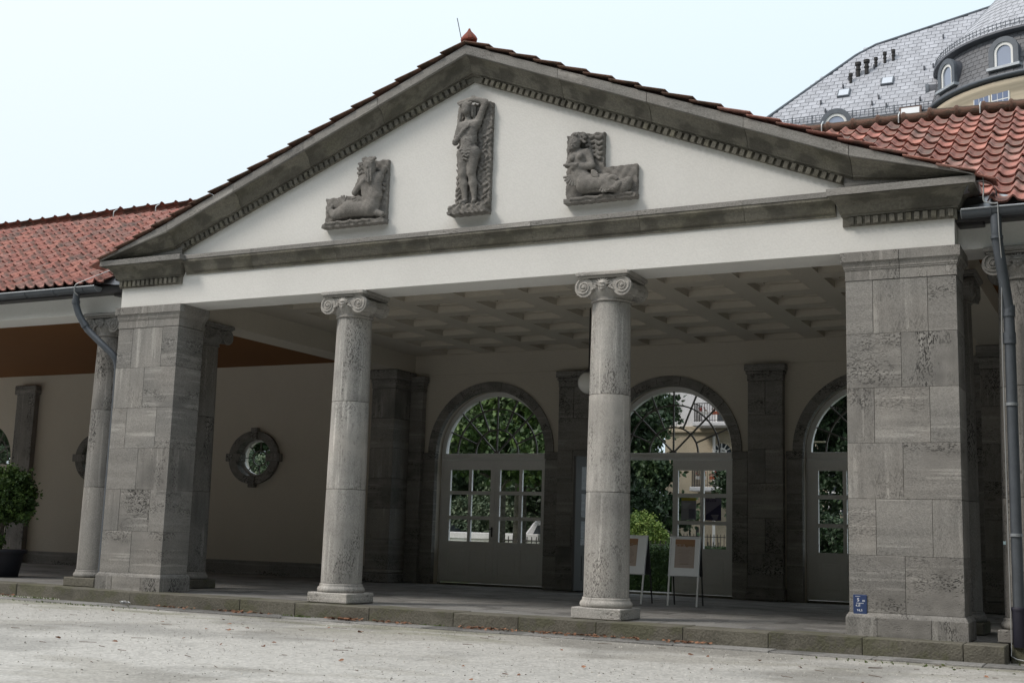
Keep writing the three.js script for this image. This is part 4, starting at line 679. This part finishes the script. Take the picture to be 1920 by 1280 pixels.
{ // dry leaves along the foot of the step
  const rnd = rng(21), n = 620, im = shade(new THREE.InstancedMesh(leafQuad, std({ color: 0xffffff, roughness: .9, side: THREE.DoubleSide }), n)), o = new THREE.Object3D(), c = new THREE.Color();
  const clumps = [[-8.4, -.02, .9, .10, 1.4], [-3.0, .46, .6, .05, .8], [-1.35, .47, .35, .06, 1.1], [-.6, .47, .4, .04, .6], [.7, .44, .5, .04, .7], [1.9, .45, .9, .05, 1.3], [3.2, .45, .35, .04, .5], [-4.2, .5, .5, .05, .3], [6.9, .1, .25, .08, .4]], tot = clumps.reduce((a, q) => a + q[4], 0);
  for (let i = 0; i < n; i++) { let x, z; if (i < 560) { let u = rnd() * tot, q; for (q of clumps) { u -= q[4]; if (u < 0) break; } x = q[0] + (rnd() + rnd() - 1) * q[2]; z = q[1] + (rnd() + rnd() - 1) * q[3] * 1.6; } else { x = -8 + rnd() * 15; z = .7 + rnd() * 4.5; } const floor = z > .352 && z < .7 && x > -7.4 ? GY + .02 : GY; o.position.set(x, floor + .006 + rnd() * .012, z); o.rotation.set((rnd() - .5) * .9, rnd() * 6.28, (rnd() - .5) * .9); o.scale.setScalar(.035 + .035 * rnd()); o.updateMatrix(); im.setMatrixAt(i, o.matrix); const k = rnd(); im.setColorAt(i, c.setRGB(lerp(.13, .33, k), lerp(.065, .17, k), lerp(.04, .10, k))); }
  im.name = 'fallen_leaves'; im.userData = { kind: 'stuff', label: 'dry brown leaves gathered along the foot of the step', category: 'leaves' }; scene.add(im);
}
{ // small twigs and pebbles on the gravel
  const rnd = rng(33), g = new THREE.CylinderGeometry(.0042, .003, .15, 5); g.rotateZ(Math.PI / 2); const n = 60, im = shade(new THREE.InstancedMesh(g, std({ color: col(.13, .085, .06) }), n)), o = new THREE.Object3D();
  for (let i = 0; i < n; i++) { o.position.set(-8 + rnd() * 16, GY + .006, .8 + Math.pow(rnd(), 1.3) * 5.5); o.rotation.set(0, (rnd() - .5) * 1.6, 0); const s = .35 + rnd() * .9; o.scale.set(s, .7, .7); o.updateMatrix(); im.setMatrixAt(i, o.matrix); }
  im.name = 'twigs'; im.userData = { kind: 'stuff', label: 'thin brown twigs scattered over the gravel', category: 'twigs' }; scene.add(im);
  const pg = new THREE.IcosahedronGeometry(.009, 0), pn = 7000, pm = shade(new THREE.InstancedMesh(pg, std({ color: 0xffffff, roughness: 1 }), pn)), c = new THREE.Color();
  for (let i = 0; i < pn; i++) { o.position.set(-9 + rnd() * 17.5, GY + .002, .72 + rnd() * 6); o.rotation.set(rnd() * 6, rnd() * 6, rnd() * 6); const s = .35 + Math.pow(rnd(), 3) * .9; o.scale.set(s, s * .4, s); o.updateMatrix(); pm.setMatrixAt(i, o.matrix); const k = .30 + .32 * rnd(); pm.setColorAt(i, c.setRGB(k, k * .97, k * .9)); }
  pm.name = 'gravel_pebbles'; pm.userData = { kind: 'stuff', label: 'loose pebbles scattered over the gravel', category: 'gravel' }; scene.add(pm);
  const mg = leafQuad.clone(), mn = 900, mm = shade(new THREE.InstancedMesh(mg, std({ color: col(.10, .14, .04), side: THREE.DoubleSide }), mn));
  const at = [[-7.2, .15, 1.3, .14, 3], [-2.05, .44, .25, .05, 1.4], [-5.6, .80, 1.6, .12, .9], [5.5, .95, 1.2, .28, .45], [-.1, .36, .3, .02, .4], [6.9, .2, .4, .15, .6]], tt = at.reduce((a, q) => a + q[4], 0);
  for (let i = 0; i < mn; i++) { let u = rnd() * tt, q; for (q of at) { u -= q[4]; if (u < 0) break; } const x = q[0] + (rnd() + rnd() - 1) * q[2], z = q[1] + (rnd() + rnd() - 1) * q[3]; o.position.set(x, GY + (z > .352 && z < .7 && x > -7.4 ? .016 : .0), z); o.rotation.set(-1.2 + (rnd() - .5) * .9, rnd() * 6.28, (rnd() - .5)); o.scale.setScalar(.012 + .026 * rnd()); o.updateMatrix(); mm.setMatrixAt(i, o.matrix); }
  mm.name = 'moss_and_weeds'; mm.userData = { kind: 'stuff', label: 'low green moss and weeds at the edge of the step', category: 'weeds' }; scene.add(mm);
}
{
  const g = new THREE.PlaneGeometry(.14, .09, 5, 4); g.rotateX(-Math.PI / 2); const p = g.attributes.position, rnd = rng(6); for (let i = 0; i < p.count; i++) p.setY(i, .01 + .045 * rnd()); g.computeVertexNormals(); g.translate(-5.02, GY + .02, .46);
  solo('paper_scrap', 'crumpled white scrap of paper at the foot of the step', 'litter', g, std({ color: col(.8, .82, .85), side: THREE.DoubleSide }));
}
// ---------------------------------------------------------------- slate roofed villa behind
function slates(at, nu, nv, tone, keep) { // at(u,v) -> point on the roof; overlapping slates with lifted lower edges
  const P = [], U = [], C = [], r = rng(nu * 31 + nv), a = new THREE.Vector3(), b = new THREE.Vector3(), n = new THREE.Vector3();
  for (let j = 0; j < nv; j++) for (let i = 0; i < nu; i++) {
    const sh = (j % 2) * .5, u0 = (i + sh + .03) / nu, u1 = (i + sh + .97) / nu, v0 = j / nv, v1 = (j + 1.12) / nv; if (u1 > 1.001 + .5 / nu || (keep && !keep((u0 + u1) / 2, v0))) continue;
    const p = [at(u0, v0), at(u1, v0), at(u1, v1), at(u0, v1)]; a.copy(p[1]).sub(p[0]); b.copy(p[3]).sub(p[0]); n.crossVectors(a, b).normalize();
    const l = .013 + r() * .008, q = [p[0].clone().addScaledVector(n, l), p[1].clone().addScaledVector(n, l), p[2].clone().addScaledVector(n, .004), p[3].clone().addScaledVector(n, .004)];
    const k = tone * (.91 + .18 * r()), ou = r() * 3;
    for (const t of [[q[0], q[1], q[2]], [q[0], q[2], q[3]], [q[0], p[0], p[1]], [q[0], p[1], q[1]]]) for (const e of t) { P.push(e.x, e.y, e.z); U.push(e.x + ou, e.y + ou); C.push(k * .96, k * .99, k * 1.08); }
  }
  const g = rawGeo(P, U); g.setAttribute('color', new THREE.Float32BufferAttribute(C, 3)); return g;
}
{
  const V = thing('villa', 'tall beige villa with grey slate roof, round tower and arched dormers behind the pavilion', 'building');
  const zf = -34;
  mesh('lower_wall', span(-9.66, 9.5, -.3, 5.36, zf - 7, zf, .01), beige, V);
  mesh('upper_wall', span(-9.60, 9.4, 5.62, 16.3, zf - 6.9, zf - .1, .01), paleWall, V);
  mesh('string_course', merge([span(-9.75, 9.55, 5.36, 5.48, zf - 7, zf + .10, .02), span(-9.72, 9.5, 5.48, 5.62, zf - 7, zf + .06, .02)]), beige, V);
  mesh('base_course', span(-9.72, 9.5, -.3, .9, zf - 7, zf + .06, .01), beige, V);
  // balconies
  for (const [x0, x1, y] of [[-8.12, -5.8, 5.70], [-8.2, -6.3, 3.15]]) {
    const b = new THREE.Group(); b.name = 'balcony'; V.add(b);
    mesh('slab', span(x0 - .08, x1, y - .16, y, zf - .05, zf + .95, .02), paleWall, b);
    const bars = []; for (let x = x0; x < x1; x += .105) bars.push(span(x, x + .018, y, y + .72, zf + .90, zf + .918, .002)); for (let z = zf; z < zf + .9; z += .105) bars.push(span(x0, x0 + .018, y, y + .72, z, z + .018, .002));
    bars.push(span(x0, x1, y + .72, y + .75, zf + .89, zf + .93, .004), span(x0, x1, y + .06, y + .08, zf + .90, zf + .92, .003), span(x0, x0 + .03, y + .72, y + .75, zf, zf + .93, .004)); mesh('railing', merge(bars), ironDark, b);
    const door = new THREE.Group(); door.name = 'balcony_door'; V.add(door); const dx = x0 + .62; mesh('frame', span(dx, dx + .85, y, y + 1.5, zf - .03, zf + .04, .01), whitePaint, door); for (const k of [0, 1]) mesh('pane', span(dx + .07 + k * .38, dx + .40 + k * .38, y + .1, y + 1.4, zf + .041, zf + .05, .003), darkPane, door);
    const rnd = rng(8 + y | 0); for (let k = 0; k < 3; k++) { const f = new THREE.Group(); f.name = 'flower_box'; b.add(f); const fx = x0 + .35 + k * .55; mesh('box', span(fx - .2, fx + .2, y + .3, y + .42, zf + .74, zf + .88, .01), k % 2 ? std({ color: col(.45, .12, .06) }) : whitePaint, f); foliage('flowers', f, blob(rnd, [fx, y + .5, zf + .82], [.22, .1, .1], 14), .07, [greens.mid[0], leafMat(.5, .05, .04)], rnd); }
  }
  { const w = new THREE.Group(); w.name = 'arched_window'; V.add(w); const s = new THREE.Shape(); s.absarc(-7.25, 4.52, .40, 0, Math.PI, false); s.closePath(); const g = extr(s, .05, 20); g.translate(0, 0, zf + .005); mesh('pane', boxUV(g), darkPane, w); for (let k = 1; k < 6; k++) { const q = cbox(.40, .035, .03, .003); q.translate(.2, 0, 0); q.rotateZ(k * Math.PI / 6); q.translate(-7.25, 4.52, zf + .07); mesh('glazing_bar', q, whitePaint, w); } const h = new THREE.TorusGeometry(.17, .045, 6, 20, Math.PI); h.translate(-7.25, 4.53, zf + .07); mesh('arc', h, whitePaint, w); const o = new THREE.TorusGeometry(.42, .04, 6, 24, Math.PI); o.translate(-7.25, 4.52, zf + .03); mesh('surround', o, beige, w); mesh('sill', span(-7.7, -6.8, 4.46, 4.52, zf, zf + .08, .005), whitePaint, w); }
  for (const [x, y] of [[-4.6, 2.2], [-2.6, 2.2], [-.6, 2.2], [-4.6, 7], [-2.6, 7], [-.6, 7], [-4.6, 11.5], [-2.6, 11.5], [-.6, 11.5]]) { const w = new THREE.Group(); w.name = 'window'; V.add(w); mesh('frame', span(x - .5, x + .5, y, y + 1.7, zf - .2, zf + .04, .01), whitePaint, w); for (const k of [0, 1]) for (const j of [0, 1]) mesh('pane', span(x - .43 + k * .45, x - .02 + k * .45, y + .07 + j * .8, y + .8 + j * .82, zf + .041, zf + .05, .003), darkPane, w); }
  mesh('drainpipe', new THREE.CylinderGeometry(.06, .06, 5.4, 10).translate(-7.55, 2.5, zf + .12), whitePaint, V);
  // main roof
  const tn = Math.tan(50 * Math.PI / 180), ye = 17.72, pt = (x, s) => new THREE.Vector3(x, ye + s * Math.sin(50 * Math.PI / 180), zf - s * Math.cos(50 * Math.PI / 180));
  const top = x => x < -2.09 ? (x + 6.2) / 4.11 * 5.62 : 5.62 + (x + 2.09) / 5.74 * 2.36; // slope length up to hip and ridge
  const x0 = -6.2, x1 = 9;
  const dk = []; for (const [x, nx] of [[-6.2, -2.09], [-2.09, 9]]) dk.push([pt(x, -.05), pt(nx, -.05), pt(nx, top(nx)), pt(x, Math.max(-.04, top(x)))]);
  { const P = [], U = []; for (const q of dk) for (const k of [0, 1, 2, 0, 2, 3]) { P.push(q[k].x, q[k].y, q[k].z); U.push(q[k].x, q[k].y); } const B = pt(-2.09, 5.62), A = pt(-6.2, 0); for (const p of [A, B, new THREE.Vector3(-6.2, ye, -42)]) { P.push(p.x, p.y, p.z); U.push(p.z, p.y); } mesh('roof_deck', rawGeo(P, U), slateDark, V); }
  const rf = mesh('roof_slates', slates((u, v) => pt(x0 + u * (x1 - x0), v * 10.2), 44, 36, .42, (u, v) => v * 10.2 < top(x0 + u * (x1 - x0)) - .12), slateM, V); rf.userData.kind = 'stuff';
  mesh('hip_ridge', tube([pt(-6.2, 0).toArray(), pt(-2.09, 5.64).toArray(), pt(9, top(9)).toArray()], .07, 8, false), zinc, V);
  // steep lower part, big skylight, snow guard, small dormer
  const sl = mesh('mansard_slates', slates((u, v) => new THREE.Vector3(-6.3 + u * 10, 15.9 + v * 1.82, zf + .45 - v * .45), 34, 8, .13), slateM, V); sl.userData.kind = 'stuff';
  mesh('mansard_deck', span(-6.3, 4, 15.7, 17.7, zf - .6, zf - .02, .01), slateDark, V);
  { const bars = []; for (let x = -6; x < 1.2; x += .16) bars.push(span(x, x + .02, ye + .06, ye + .30, zf - .02, zf, .002)); for (const y of [.1, .2, .29]) bars.push(span(-6, 1.2, ye + y, ye + y + .02, zf - .015, zf + .005, .002)); for (let x = -6; x < 1.2; x += .8) bars.push(span(x, x + .04, ye - .02, ye + .34, zf - .04, zf + .02, .003)); mesh('snow_guard', merge(bars), zinc, V); }
  const skl = (x, s, w, h, m = 'skylight') => { const g = new THREE.Group(); g.name = m; const p = pt(x, s); g.position.copy(p); g.rotation.x = -40 * Math.PI / 180; V.add(g); mesh('frame', span(-w / 2, w / 2, -h / 2, h / 2, 0, .09, .01), zinc, g); mesh('pane', span(-w / 2 + .05, w / 2 - .05, -h / 2 + .05, h / 2 - .05, .088, .098, .002), std({ color: col(.55, .58, .62), roughness: .12, metalness: .6 }), g); };
  skl(-2.57, 2.0, .50, .55); skl(-.89, 2.5, .50, .55);
  { const g = new THREE.Group(); g.name = 'skylight'; g.position.set(.25, 17.45, zf + .12); g.rotation.x = -.24; V.add(g); mesh('frame', span(-.42, .42, -.45, .42, 0, .1, .01), std({ color: col(.10, .055, .04), roughness: .6 }), g); mesh('pane', span(-.34, .34, -.40, .36, .1, .11, .003), std({ color: col(.8, .82, .84), roughness: .2 }), g); }
  for (const [x, s, h] of [[-2.4, 3.02, .35], [-2.15, 3.47, .55], [-1.82, 3.6, .55], [-1.5, 4.07, .36], [-1.16, 4.28, .42], [-.83, 4.4, .42]]) { const p = pt(x, s - .2); const g = merge([new THREE.CylinderGeometry(h > .5 ? .085 : .06, h > .5 ? .085 : .06, h, 12).translate(0, h / 2, 0), new THREE.CylinderGeometry(h > .5 ? .13 : .085, h > .5 ? .13 : .085, .12, 12).translate(0, h, 0), new THREE.CylinderGeometry(h > .5 ? .11 : .075, h > .5 ? .11 : .075, .05, 12).translate(0, h * .55, 0)]); mesh('vent_pipe', g, std({ color: col(.02, .018, .017), roughness: .7 }), V).position.copy(p); }
  { const r = rng(3); for (let k = 0; k < 16; k++) { const x = -4.5 + r() * 7, s = .5 + r() * Math.max(.3, top(x) - 1.2), p = pt(x, s); mesh('roof_hook', merge([span(-.03, .03, -.04, .12, 0, .12, .004)]), slateDark, V).position.copy(p); } }
  const dormer = (x, y, z, turn, w, h, nm = 'dormer') => {
    const d = new THREE.Group(); d.name = nm; d.position.set(x, y, z); d.rotation.y = turn; V.add(d);
    const arch = (W, Hh) => { const s = new THREE.Shape(); s.moveTo(-W, 0); s.lineTo(-W, Hh); s.absellipse(0, Hh, W, W, Math.PI, 0, true); s.lineTo(W, 0); s.closePath(); return s; };
    const sh = arch(w, h); const ho = arch(w - .19, h); sh.holes.push(ho); const g = extr(sh, .12, 14); mesh('hood', boxUV(g), zinc, d);
    const b = extr(arch(w - .04, h), 1.5, 14); b.translate(0, 0, -1.5); mesh('roof_shell', boxUV(b), slateDark, d);
    const fr = arch(w - .19, h); fr.holes.push(arch(w - .28, h - .02)); const f = extr(fr, .05, 14); f.translate(0, 0, .03); mesh('frame', boxUV(f), whitePaint, d);
    const p = extr(arch(w - .27, h), .01, 14); p.translate(0, 0, .02); mesh('pane', boxUV(p), std({ color: col(.30, .34, .42), roughness: .08, metalness: .4 }), d);
    mesh('sill', span(-w - .06, w + .06, -.08, .03, -.1, .2, .01), zincPale, d);
  };
  dormer(-2.55, 17.0, zf + .3, 0, .62, .45);
  // round tower
  const tc = [5.3, -36], te = 18.4, P3 = (r, y, a) => new THREE.Vector3(tc[0] + r * Math.sin(a), y - .6, tc[1] + r * Math.cos(a));
  const lt = (p, m, nm, seg = 64) => mesh(nm, lathe(p, seg).translate(tc[0], -.6, tc[1]), m, V);
  lt([[4.55, -.2], [4.55, 15.2], [4.60, 15.22], [4.60, 15.4], [4.55, 15.42], [4.55, 17.75], [4.60, 17.8], [4.62, 17.95], [4.66, 18.0], [4.68, 18.2], [4.3, 18.25]], beige, 'tower_wall');
  lt([[4.6, 18.26], [4.76, 18.28], [4.80, 18.32], [4.81, 18.39], [4.77, 18.42], [4.5, 18.4]], zinc, 'tower_gutter');
  const mr = v => 4.76 - .60 * Math.pow(v, .75), my = v => te + 1.72 * v;
  lt([[4.75, 18.38], [4.4, 18.9], [4.25, 19.4], [4.12, 20.15]], slateDark, 'tower_deck');
  const ts = mesh('tower_slates', slates((u, v) => P3(mr(v), my(v), lerp(-2.2, 1.6, u)), 60, 9, .13), slateM, V); ts.userData.kind = 'stuff';
  lt([[4.1, 20.05], [4.42, 20.08], [4.44, 20.2], [4.1, 20.24]], slateDark, 'tower_rim');
  lt([[4.3, 20.18], [.4, 24.6]], slateDark, 'spire_deck');
  const us = mesh('spire_slates', slates((u, v) => P3(lerp(4.42, .5, v), lerp(20.2, 24.65, v), lerp(-2.4, 1.6, u)), 56, 20, .42), slateM, V); us.userData.kind = 'stuff';
  { const g = []; for (let k = 0; k < 90; k++) { const a = lerp(-2, 1.4, k / 89), p = P3(4.36, 20.24, a); g.push(new THREE.BoxGeometry(.025, .26, .025).translate(p.x, p.y + .16, p.z)); } for (const y of [.12, .24]) { const t = new THREE.TorusGeometry(4.36, .012, 4, 64); t.rotateX(Math.PI / 2); t.translate(tc[0], 19.64 + y, tc[1]); g.push(t); } mesh('snow_guard', merge(g), zinc, V); }
  for (const a of [-1.42, -.86, -.31, .24]) { const p = P3(4.62, 18.72, a); dormer(p.x, p.y - .05, p.z, a, .54, .58); }
  for (const a of [-.98, -.52, -.36, -.05, .11]) { const p = P3(4.55, 16.55, a), w = new THREE.Group(); w.name = 'window'; w.position.copy(p); w.rotation.y = a; V.add(w); mesh('frame', span(-.34, .34, 0, 1.5, -.1, .03, .01), whitePaint, w); for (const k of [0, 1, 2]) for (const j of [0, 1, 2]) mesh('pane', span(-.30 + k * .205, -.115 + k * .205, .05 + j * .48, .49 + j * .48, .029, .036, .002), std({ color: col(.16, .20, .30), roughness: .1, metalness: .3 }), w); }
  for (const a of [-1.12, -.66, -.2, .24]) { const g = span(-.22, .22, 15.45, 17.45, 4.5, 4.60, .01); g.rotateY(a); g.translate(tc[0], -.6, tc[1]); mesh('pilaster', g, beige, V); }
}

// ---------------------------------------------------------------- garden and street behind the doors
{
  const rnd = rng(44), t = thing('hedge', 'low clipped box hedge behind the open doorway', 'hedge', [-1.2, GY, -11.1]);
  const pts = []; for (let i = 0; i < 2600; i++) { const x = (rnd() - .5) * 5.4, f = rnd(); let y = rnd() * 1.0, z = (rnd() - .5) * .8; if (f < .45) z = .4; else if (f < .75) y = 1.0; pts.push([x, y + (rnd() - .5) * .04, z + (rnd() - .5) * .06]); }
  foliage('foliage', t, pts, .085, [greens.lush[0], greens.lush[2], greens.mid[0]], rnd);
  mesh('inner_mass', span(-2.65, 2.65, .02, .93, -.33, .33, .03), std({ color: col(.05, .09, .03) }), t);
}
function bush(label, x, z, r, key, n, size, seed, group) { const rnd = rng(seed), t = thing('bush', label, 'bush', [x, GY, z], 0, group), pts = []; for (let k = 0; k < 9; k++) pts.push(...blob(rnd, [(rnd() - .5) * r[0] * 1.3, r[1] * (.5 + .85 * rnd()), (rnd() - .5) * r[2] * 1.3], [r[0] * .5, r[1] * .42, r[2] * .5], n / 9 | 0, .6)); foliage('foliage', t, pts, size, greens[key], rnd); mesh('stem', tube([[0, 0, 0], [.05, r[1] * .5, 0], [-.05, r[1], .05]], .04, 6), bark, t); return t; }
bush('bright yellow green bush behind the hedge', -2.75, -13.2, [.9, 1.25, .7], 'bright', 1300, .13, 51);
bush('loose mid green bush behind the low white wall by the white van', -11.6, -23.5, [2.2, 1.9, 1.2], 'grey', 1500, .26, 52);
bush('loose grey green bush behind the dark car', -15.8, -24.6, [2.4, 2.2, 1.2], 'mid', 1500, .26, 53);
bush('dark bush seen through the doors hidden by the pier', 1.2, -14.5, [1.9, 1.3, 1.0], 'dark', 1500, .18, 54);
bush('leafy bush seen through the oculus window', -19.6, -19.5, [2.6, 2.4, 1.4], 'grey', 1700, .24, 55);
function tree(label, x, z, h, cr, key, n, size, seed, group, base = .28) {
  const rnd = rng(seed), t = thing('tree', label, 'tree', [x, GY - .02, z], 0, group), cb = h * base, tr = .05 + h * .017;
  const prof = [[.001, 0], [tr * 1.5, 0], [tr * 1.1, .3], [tr, 1], [tr * .7, h * .5], [tr * .3, h * .85], [.001, h * .86]]; mesh('trunk', lathe(prof, 12), bark, t);
  const limbs = [], tips = []; for (let k = 0; k < 11; k++) { const a = k * 2.4 + rnd(), y0 = cb * .8 + (h * .75 - cb * .8) * k / 11, L = cr * (.95 - .55 * k / 11) * (.7 + .4 * rnd()); const p = [[0, y0, 0], [Math.cos(a) * L * .5, y0 + L * .22, Math.sin(a) * L * .5], [Math.cos(a) * L, y0 + L * .4 + .2, Math.sin(a) * L]]; limbs.push(tube(p, tr * .28, 6)); tips.push(p[2], [p[1][0], p[1][1] + .5, p[1][2]]); }
  mesh('limbs', merge(limbs), bark, t);
  const pts = [], per = n / (tips.length + 5) | 0; for (const q of tips) { const s = cr * (.26 + .16 * rnd()); pts.push(...blob(rnd, q, [s, s * .72, s], per, .7)); } for (let k = 0; k < 5; k++) pts.push(...blob(rnd, [(rnd() - .5) * cr * .7, lerp(h * .7, h, rnd()), (rnd() - .5) * cr * .7], [cr * .36, cr * .28, cr * .36], per, .7));
  foliage('crown', t, pts, size, greens[key], rnd); return t;
}
tree('dark conifer like tree beside the villa corner', -7.1, -20.6, 10, 2.1, 'dark', 7500, .40, 61, 'garden trees', .12);
tree('tall green tree behind the dark tree at the villa corner', -9.6, -26.5, 11.5, 3.4, 'mid', 5000, .38, 62, 'garden trees', .12);
tree('slim tree with its trunk in front of the white van', -7.75, -17.2, 8.2, 2.5, 'lush', 3600, .36, 63, 'garden trees', .36);
tree('broad tree seen through the closed double doors', -13.6, -27.5, 11, 4.2, 'dark', 4000, .42, 64, 'garden trees', .10);
tree('dense tree behind the dark car', -18.5, -29, 12, 4.6, 'mid', 4000, .45, 65, 'garden trees', .08);
tree('dense tree seen through the doors hidden by the pier', .9, -19.5, 8.5, 3.1, 'dark', 4000, .30, 66, 'garden trees', .12);
tree('leafy tree seen through the oculus window', -22.5, -22.5, 10, 4.2, 'mid', 3600, .40, 67, 'garden trees', .10);
tree('tree at the far end of the long wing', -34, -22, 11, 4.2, 'grey', 2600, .42, 68, 'garden trees', .12);
tree('overhanging tree with yellow green leaves close behind the closed doors', -6.3, -13.2, 6.2, 2.2, 'lush', 2600, .34, 69, 'garden trees', .45);
tree('low dense tree between the dark tree and the villa corner', -8.1, -25.6, 7.5, 1.9, 'mid', 3600, .40, 70, 'garden trees', .05);
// unseen trees added behind and beside the camera to block low sky light
[[-46, 14, 16], [-38, 20, 17], [-30, 23, 17], [-22, 25, 18], [-14, 26, 17], [-6, 25.5, 18], [2, 26.5, 17], [10, 26, 18], [18, 26, 17], [26, 24, 18], [34, 20, 17], [41, 13, 16], [17.5, 5, 14], [20, 13, 16], [19, -2, 13]].forEach(([x, z, h], i) => tree('broad unseen tree added out of view to shade the portico', x, z, h, 6.2, i % 2 ? 'mid' : 'lush', 3400, 1.15, 80 + i, 'unseen trees added to shade the portico', .03));
{
  const t = thing('garden_wall', 'low white garden wall seen through the closed double doors', 'wall', [0, GY, 0]);
  for (let k = 0; k < 5; k++) { const x = -16.6 + k * 1.62; mesh('wall_panel', span(x, x + 1.60, 0, 1.06 + .0, -20.3, -20.05, .015), whitePaint, t); mesh('coping', span(x - .005, x + 1.605, 1.062, 1.26, -20.36, -19.99, .02), paleWall, t); }
  mesh('post', span(-10.05, -9.85, 0, 1.3, -20.4, -19.95, .01), kerbM, t);
}
function car(label, x, z, turn, paint, len = 4.2, h = 1.45, van = false) {
  const t = thing('parked_car', label, 'car', [x, GY, z], turn, 'cars parked on the street behind'), s = new THREE.Shape(), L = len / 2;
  s.moveTo(-L, .32); s.lineTo(-L + .02, .72); s.quadraticCurveTo(-L + .05, .88, -L + .5, .92); if (van) { s.lineTo(-L + .95, h - .25); s.quadraticCurveTo(-L + 1.1, h, -L + 1.4, h); s.lineTo(L - .2, h); s.quadraticCurveTo(L, h, L, h - .25); } else { s.lineTo(-L + 1.15, .95); s.quadraticCurveTo(-L + 1.7, h - .04, -L + 2.1, h); s.lineTo(L - 1.3, h); s.quadraticCurveTo(L - .5, h - .1, L - .15, .95); s.lineTo(L, .9); } s.lineTo(L, .34); s.closePath();
  const g = new THREE.ExtrudeGeometry(s, { depth: 1.6, bevelEnabled: true, bevelSize: .06, bevelThickness: .07, bevelSegments: 3, curveSegments: 10 }); g.translate(0, 0, -.8); mesh('body', g, new THREE.MeshPhysicalMaterial({ color: paint, roughness: .3, metalness: .1, clearcoat: 1 }), t);
  for (const f of [-1, 1]) {
    const w = new THREE.Shape(); if (van) { w.moveTo(-L + .85, .98); w.lineTo(-L + 1.15, h - .18); w.lineTo(-L + 1.95, h - .16); w.lineTo(-L + 1.95, .98); } else { w.moveTo(-L + 1.35, .98); w.quadraticCurveTo(-L + 1.8, h - .1, -L + 2.15, h - .08); w.lineTo(L - 1.35, h - .08); w.quadraticCurveTo(L - .75, h - .14, L - .5, .98); } w.closePath(); const q = extr(w, .012, 8); q.translate(0, 0, f * .872 - .006); mesh('side_window', q, darkPane, t);
    for (const e of [-1, 1]) { const wh = new THREE.Group(); wh.name = 'wheel'; wh.position.set(e * (L - .82), .32, f * .76); t.add(wh); const ty = new THREE.TorusGeometry(.24, .085, 10, 24); mesh('tyre', ty, std({ color: col(.015, .015, .016) }), wh); const ri = new THREE.CylinderGeometry(.19, .19, .16, 18); ri.rotateX(Math.PI / 2); mesh('rim', ri, alu, wh); }
  }
  mesh('headlight', span(-L - .05, -L + .02, .62, .76, .42, .74, .02), alu, t); mesh('headlight', span(-L - .05, -L + .02, .62, .76, -.74, -.42, .02), alu, t);
  return t;
}
car('dark blue car parked behind the low white wall', -14.6, -22.6, 0, col(.02, .025, .04), 4.3, 1.55);
car('white van parked behind the slim tree trunk', -8.2, -22.3, 0, col(.75, .76, .78), 4.4, 1.72, true);
{
  const t = thing('iron_fence', 'black iron railing on a pale base in front of the villa', 'fence', [0, GY, 0]);
  mesh('base', span(-11, -3, 0, .55, -31.3, -31.0, .02), paleWall, t); for (const y of [.75, 1.38]) mesh('rail', span(-11, -3, y, y + .03, -31.17, -31.13, .004), ironDark, t);
  const b = new THREE.BoxGeometry(.022, .95, .022); for (let k = 0; k < 62; k++) { const m = mesh('bar', b, ironDark, t); m.position.set(-10.95 + k * .13, 1.02, -31.15); }
  for (const x of [-8.55, -7.3]) mesh('post', span(x - .05, x + .05, 0, 1.75, -31.2, -31.1, .006), ironDark, t);
}
{
  const t = thing('iron_fence', 'thin dark iron fence just behind the hedge', 'fence', [0, GY, 0]);
  const b = new THREE.BoxGeometry(.018, 1.15, .018); for (let k = 0; k < 44; k++) { const m = mesh('bar', b, ironDark, t); m.position.set(-5.6 + k * .12, .58, -12.1); } for (const y of [.2, 1.05]) mesh('rail', span(-5.6, -.3, y, y + .025, -12.11, -12.085, .003), ironDark, t);
}
{
  const g = new THREE.PlaneGeometry(46, 8); g.rotateX(-Math.PI / 2); g.translate(-6, GY + .005, -14.6); struct('lawn', g, std({ map: gravTex.map, color: col(.14, .26, .05) }));
  const r = new THREE.PlaneGeometry(90, 8); r.rotateX(-Math.PI / 2); r.translate(-6, GY + .005, -24.6); struct('road', r, std({ color: col(.06, .06, .062), roughness: .95 }));
}
{
  const t = thing('road_sign', 'round blue no stopping sign with red rim and cross', 'sign', [.62, GY, -15.6]);
  mesh('post', new THREE.CylinderGeometry(.03, .03, 2.1, 10).translate(0, 1.05, 0), zincPale, t);
  const f = canvasMat(256, 256, (c, w) => { c.fillStyle = '#b3202a'; c.beginPath(); c.arc(128, 128, 127, 0, 7); c.fill(); c.fillStyle = '#2b4f9c'; c.beginPath(); c.arc(128, 128, 96, 0, 7); c.fill(); c.strokeStyle = '#b3202a'; c.lineWidth = 26; c.beginPath(); c.moveTo(56, 56); c.lineTo(200, 200); c.moveTo(200, 56); c.lineTo(56, 200); c.stroke(); });
  const d = new THREE.CylinderGeometry(.25, .25, .02, 32); d.rotateX(Math.PI / 2); d.translate(0, 1.80, .04); mesh('disc', d, zincPale, t); const k = new THREE.CircleGeometry(.245, 32); k.translate(0, 1.80, .054); mesh('face', k, f, t);
}
{
  const t = thing('lamp_post', 'pale post with a short arm behind the doors half hidden by the pier', 'post', [.95, GY, -14.2]);
  mesh('post', new THREE.CylinderGeometry(.09, .11, 3.6, 14).translate(0, 1.8, 0), paleWall, t); mesh('arm', span(-.12, .42, 3.43, 3.47, -.03, .03, .008), kerbM, t);
}
scene.traverse(o => { if (o.isMesh) { o.castShadow = true; o.receiveShadow = true; } });
renderer.render(scene, camera);
